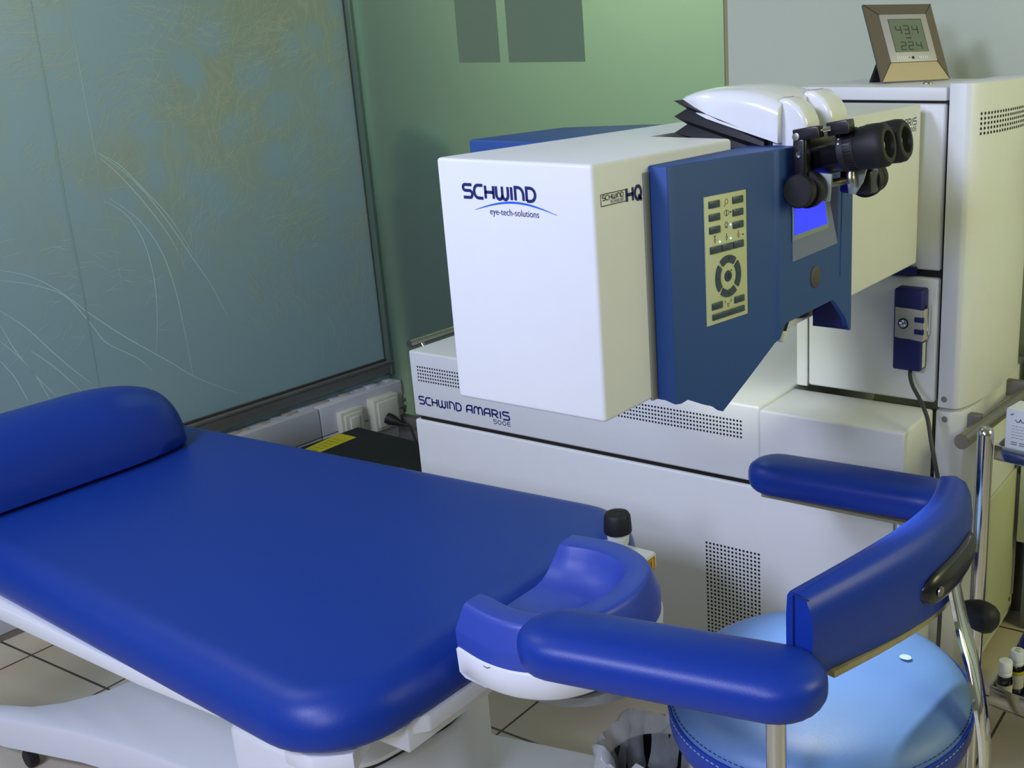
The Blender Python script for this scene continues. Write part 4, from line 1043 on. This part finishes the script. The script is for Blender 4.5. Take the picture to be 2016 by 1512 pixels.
# bracket on outside
def bkp(s, off, z):
    q = s*(NB-1); i = min(int(q), NB-2); f_ = q-i; p = bk[i]*(1-f_) + bk[i+1]*f_; t = (bk[i+1]-bk[i]).normalized(); n = Vector((t.y, -t.x)); return Vector((p.x+n.x*off, p.y+n.y*off, z))
mb = MB(); rs = []
nn_ = 14
for i in range(nn_+1):
    q_ = -math.cos(PI*i/nn_); s = .615 + .20*q_; e_ = math.sqrt(max(.03, 1-abs(q_)**8)); e2 = math.sqrt(max(.02, 1-abs(q_)**6))
    zc = .738; rr = []
    for j in range(14):
        a = 2*PI*j/14; rr.append(bkp(s, .050 + .024*(math.cos(a)*.55+.35)*e_, zc + math.sin(a)*.029*max(.25, e2)))
    rs.append(rr)
mb.rings(rs, 'satin'); brk = mb.build('backrest_bracket', st, 50)
for s in (.465, .765):
    mb = MB(); p0 = bkp(s, .0705, .738); p1 = bkp(s, .09, .738); mb.lathe([(.0085, 0), (.008, .002), (.004, .0015), (.0, .001)], p0, p1-p0, 'satinsteel', 18); mb.build('screw', brk)
# chrome stem
mb = MB()
sp_ = smooth([(-.474, 1.50, .735), (-.467, 1.50, .703), (-.452, 1.495, .652), (-.424, 1.465, .606), (-.402, 1.44, .555), (-.390, 1.435, .49), (-.388, 1.432, .43), (-.40, 1.43, .405), (-.46, 1.43, .395), (-.62, 1.425, .395)], 5)
rs = []
for i, p in enumerate(sp_):
    t = (sp_[min(i+1, len(sp_)-1)] - sp_[max(i-1, 0)]).normalized(); sd = Vector((.0, 1, 0)); sd = (sd - t*sd.dot(t)).normalized(); u = t.cross(sd)
    rs.append([p + sd*a*.020 + u*b_*.0048 for a, b_ in ((-1, -.6), (-.85, -1), (.85, -1), (1, -.6), (1, .6), (.85, 1), (-.85, 1), (-1, .6))])
mb.rings(rs, 'chrome'); mb.build('backrest_stem', st, 50)
mb = MB(); kd = Vector((.35, -.55, -.25)).normalized()
mb.lathe([(.010, 0), (.018, .012), (.0245, .026), (.0265, .040), (.025, .054), (.019, .064), (.009, .069), (0, .070)], (-.505, 1.657, .592), (.75, -.12, -.12), 'rubber', 28); mb.build('adjuster_knob', st, 60)

# ================================================================ TROLLEY
tr = thing('instrument_trolley', 'stainless steel instrument trolley behind the stool at the right edge', 'trolley', (-.36, 2.0, 0))
mb = MB(); mb.tube([(-.535, 1.855, .02), (-.535, 1.855, .835)], .0150, 'steel', 24); mb.lathe([(.015, .835), (.0135, .842), (.009, .846), (0, .8475)], (-.535, 1.855, 0), Z, 'steel', 24); mb.build('post', tr)
for (x, y) in ((-.10, 1.78), (-.07, 2.30), (-.505, 2.36)):
    mb = MB(); mb.tube([(x, y, .02), (x, y, .835)], .015, 'steel', 18); mb.lathe([(.015, .835), (.009, .846), (0, .8475)], (x, y, 0), Z, 'steel', 18); mb.build('post', tr)
def traylevel(z, nm, hgt):
    mb = MB(); c = [(-.52, 1.862), (-.112, 1.79), (-.085, 2.29), (-.495, 2.35)] if z > .5 else [(-.520, 1.925), (-.112, 1.855), (-.085, 2.29), (-.515, 2.35)]
    mb.prism(c, 'z', z, z+.004, 'steel')
    for i in range(4):
        a, b_ = Vector(c[i]), Vector(c[(i+1) % 4]); t = (b_-a).normalized(); n = Vector((-t.y, t.x))*.004
        mb.prism([tuple(a), tuple(b_), tuple(b_+n), tuple(a+n)], 'z', z, z+hgt, 'steel', .001)
    mb.build(nm, tr)
traylevel(.785, 'top_shelf', .028); traylevel(.235, 'bottom_tray', .045)
# carton
mc = thing('medicine_carton', 'small white carton with black printed text on the trolley top shelf', 'box', (-.44, 1.95, .789))
mb = MB(); C0 = Vector((-.508, 1.885, .7895)); cu_ = Vector((.985, -.17, 0)); cv_ = Vector((.17, .985, 0))
mt = Matrix(((cu_.x, cv_.x, 0, C0.x), (cu_.y, cv_.y, 0, C0.y), (0, 0, 1, C0.z), (0,0,0,1)))
mb.box(0, .110, 0, .055, 0, .088, 'card', .0006, 1, mt); mb.build('carton', mc)
mb = MB()
for sx_, sz_, pts in ((.018, .066, [(0,.004),(.004,0),(.008,.001),(.010,.006),(.013,.001),(.017,.001),(.019,.006),(.021,.001),(.027,.002),(.028,.008)]), (.048, .066, [(0,.002),(.004,.0),(.006,.006),(.010,0),(.014,.001),(.016,.009)]), (.008, .078, [(0,.001),(.004,0),(.006,.003)])):
    mb.ribbon([(sx_+p[0], sz_+p[1]) for p in pts], .0014, C0, cu_, Z, 'ink', .0006)
for r_ in range(5):
    x = .012
    while x < .075:
        l = random.uniform(.003, .008); mb.ribbon([(x, .058-r_*.0055), (x+l/2, .0572-r_*.0055), (x+l, .0584-r_*.0055)], .0006, C0, cu_, Z, 'ink', .0006); x += l+.0015
for q in range(2): mb.ribbon([(.012, .027-q*.004), (.024, .027-q*.004)], .0012, C0, cu_, Z, 'ink', .0006); mb.ribbon([(.028, .027-q*.004), (.040, .027-q*.004)], .0012, C0, cu_, Z, 'ink', .0006)
for q in range(26): mb.ribbon([(.010+q*.0022, .003), (.010+q*.0022, .0085+random.uniform(0, .003))], .0010 if q % 3 else .0016, C0, cu_, Z, 'ink', .0006)
mb.build('print', mc)
# bottles
def bottle(loc, lab, r_, yellow):
    t_ = thing('medicine_bottle', lab, 'bottle', loc, None)
    z = loc[2]
    mb = MB(); mb.lathe([(r_*.9, 0), (r_, .002), (r_, .050), (r_*.9, .057), (r_*.62, .062), (r_*.62, .068)], loc, Z, 'pill', 28); mb.build('bottle_body', t_)
    mb = MB(); mb.lathe([(r_*1.012, .010), (r_*1.012, .042)], loc, Z, 'label', 28, cap=False)
    if yellow: mb.lathe([(r_*1.014, .043), (r_*1.014, .049)], loc, Z, 'yellow', 28, cap=False)
    mb.build('bottle_label', t_)
    mb = MB(); mb.lathe([(r_*.86, .060), (r_*.90, .061), (r_*.90, .066), (r_*.80, .067), (r_*.80, .070), (r_*.9, .071), (r_*.9, .089), (r_*.84, .091), (0, .0912)], loc, Z, 'cap', 28)
    if yellow:
        for k_, pts in enumerate(([(0,0),(.002,.006),(.004,0)], [(.006,.0),(.006,.006),(.010,.005)], [(.0,-.007),(.004,-.003),(.008,-.008)], [(.009,-.002),(.011,-.007)])):
            mb.ribbon([(p[0]-.006, p[1]+.001) for p in pts], .001, (loc[0], loc[1], z+.0912), X, Y, 'ink', .0004)
    mb.build('bottle_cap', t_)
bottle((-.497, 1.948, .2395), 'small dark medicine bottle with plain white cap and pale label in front, on trolley tray', .0155, False)
bottle((-.487, 1.998, .2395), 'dark medicine bottle with handwriting on its white cap and a yellow-topped label', .0155, True)
mb = MB(); mb.box(-.500, -.20, 2.028, 2.24, .2395, .345, 'darkblue', .03, 5); tag(mb.build('storage_case'), 'dark blue rounded plastic case on the trolley bottom tray behind the bottles', 'case')

# ================================================================ SMALL THINGS
# power unit behind the bed
pu = thing('power_unit', 'flat black box with yellow warning labels on the floor behind the bed', 'box', (-2.65, 2.4, 0))
mb = MB(); mb.prism([(-2.855, 2.12), (-2.32, 2.10), (-2.30, 2.395), (-2.83, 2.422)], 'z', .0, .298, 'rubber', .003); mb.build('housing', pu)
mb = MB(); mb.quad([(-2.817, 2.16, .2985), (-2.752, 2.166, .2985), (-2.754, 2.346, .2985), (-2.837, 2.348, .2985)], 'yellow')
for i in range(7): mb.ribbon([(-2.815+2.8+.004*0, 2.18-2+i*.02), (-2.770+2.8, 2.18-2+i*.02)], .0018, (-2.8, 2, .2985), X, Y, 'wear', .0006)
mb.build('warning_label', pu)
mb = MB(); mb.quad([(-2.42, 2.185, .2985), (-2.34, 2.185, .2985), (-2.34, 2.215, .2985), (-2.42, 2.215, .2985)], 'yellow'); mb.build('warning_label', pu)
# light switch & socket on the skirting
def plate(s0, s1, z0, z1, off, name, lab, cat):
    t_ = thing(name, lab, cat, wp((s0+s1)/2, z0, off))
    mb = MB(); wbox(mb, s0, s1, z0, z1, .060, off+.020, 'switch', .004); mb.build('wall_box', t_)
    mb = MB(); wbox(mb, s0+.012, s1-.012, z0+.012, z1-.012, off+.019, off+.028, 'switch', .004)
    if cat == 'switch': wbox(mb, s0+.030, s1-.030, z0+.024, z1-.024, off+.026, off+.034, 'switch', .003)
    else:
        for q in (-.011, .011):
            b = bmesh.new()
            mb.take(b, 'hole'); c0 = wp((s0+s1)/2+.02+q*.2, (z0+z1)/2, off+.028); mb.disc(c0, -WD, Z, .003, .003, 'hole', 10, .0006)
    mb.build('rocker' if cat == 'switch' else 'socket_face', t_)
    return t_
plate(.205, .305, .212, .305, .066, 'wall_switch', 'cream square wall switch on the tiled skirting, left of the plugged socket', 'switch')
plate(.055, .170, .196, .314, .080, 'power_socket', 'cream power socket with a black plug on the tiled skirting by the corner', 'socket')
pl = thing('power_plug', 'round black plug with cable in the cream socket by the room corner', 'plug', wp(.125, .235, .11))
mb = MB(); p0 = wp(.125, .238, .108); ax_ = (WN*.80 + WD*.30 - Z*.30).normalized(); mb.lathe([(.020, 0), (.021, .006), (.019, .022), (.012, .045), (.006, .058), (.006, .062)], p0, ax_, 'rubber', 22); mb.build('plug_body', pl)
mb = MB(); e0 = p0+ax_*.06; mb.tube(smooth([e0, e0+ax_*.03, e0+Vector((.07, -.01, -.06)), e0+Vector((.12, -.04, -.15)), e0+Vector((.16, -.08, -.25))]), .0045, 'rubber', 10); mb.build('plug_cable', pl)

# bag-lined bin between bed and stool
bn = thing('waste_bin', 'dark waste bin with a crumpled clear plastic bag, on the floor under the headrest', 'bin', (-.975, 1.42, 0))
BX, BY = -.985, 1.415
bn.location = (BX, BY, 0)
mb = MB(); mb.lathe([(.068, .0), (.072, .004), (.088, .27), (.083, .272), (.068, .012), (0, .010)], (BX, BY, 0), Z, 'black', 32); mb.build('bin_body', bn)
mb = MB(); rs = []; rb = random.Random(4); NJ = 56
fold = [[rb.uniform(-.5, .5) for _ in range(NJ)] for _ in range(12)]
for k_, (r_, z_) in enumerate(((.086, .10), (.094, .16), (.100, .215), (.103, .255), (.107, .288), (.103, .312), (.094, .318), (.084, .300), (.078, .26), (.074, .20))):
    row = []
    for j in range(NJ):
        a = 2*PI*j/NJ; w_ = .005*math.sin(a*9+k_*.7) + .004*math.sin(a*15-k_) + .007*fold[k_][j]
        row.append((BX + (r_+w_)*math.cos(a), BY + (r_+w_)*math.sin(a), z_ + .010*math.sin(a*5+1)*(k_ > 2) + .012*fold[(k_+5) % 12][j]))
    rs.append(row)
mb.rings(rs, 'bag', False, False); mb.build('bin_bag', bn, 60)
# round dark floor pedal under the headrest
# cabinet and small unit at the far right
mb = MB(); mb.box(-.668, -.42, 2.63, 2.74, .665, .800, 'cream', .006); 
rc = thing('side_cabinet', 'cream cabinet standing behind the white column at right edge', 'cabinet', (-.55, 2.68, 0)); mb.build('cabinet_top', rc)
mb = MB(); mb.box(-.664, -.42, 2.645, 2.74, .60, .667, 'hole'); mb.box(-.666, -.42, 2.635, 2.74, .26, .602, 'cream', .004); mb.box(-.65, -.43, 2.66, 2.73, .0, .262, 'grey', .003); mb.build('cabinet_body', rc)
wu = thing('wall_unit', 'grey-green device unit on the back wall at the right edge, beside the column', 'device', (-.66, 2.70, 1.1))
mb = MB(); mb.prism([(-.742, 1.278), (-.56, 1.29), (-.56, 1.16), (-.712, 1.16), (-.742, 1.185)], 'y', 2.60, 2.784, 'grey', .004)
mb.build('unit_housing', wu)
mb = MB(); mb.box(-.7445, -.7405, 2.61, 2.70, 1.235, 1.27, 'black'); mb.box(-.7445, -.7405, 2.61, 2.70, 1.19, 1.21, 'black'); mb.build('unit_hinge', wu)
mb = MB(); mb.tube([(-.80, 2.70, 1.118), (-.50, 2.70, 1.125)], .014, 'satinsteel', 16); mb.tube([(-.70, 2.70, 1.118), (-.697, 2.70, 1.118)], .017, 'rubber', 16); mb.build('unit_tube', wu)
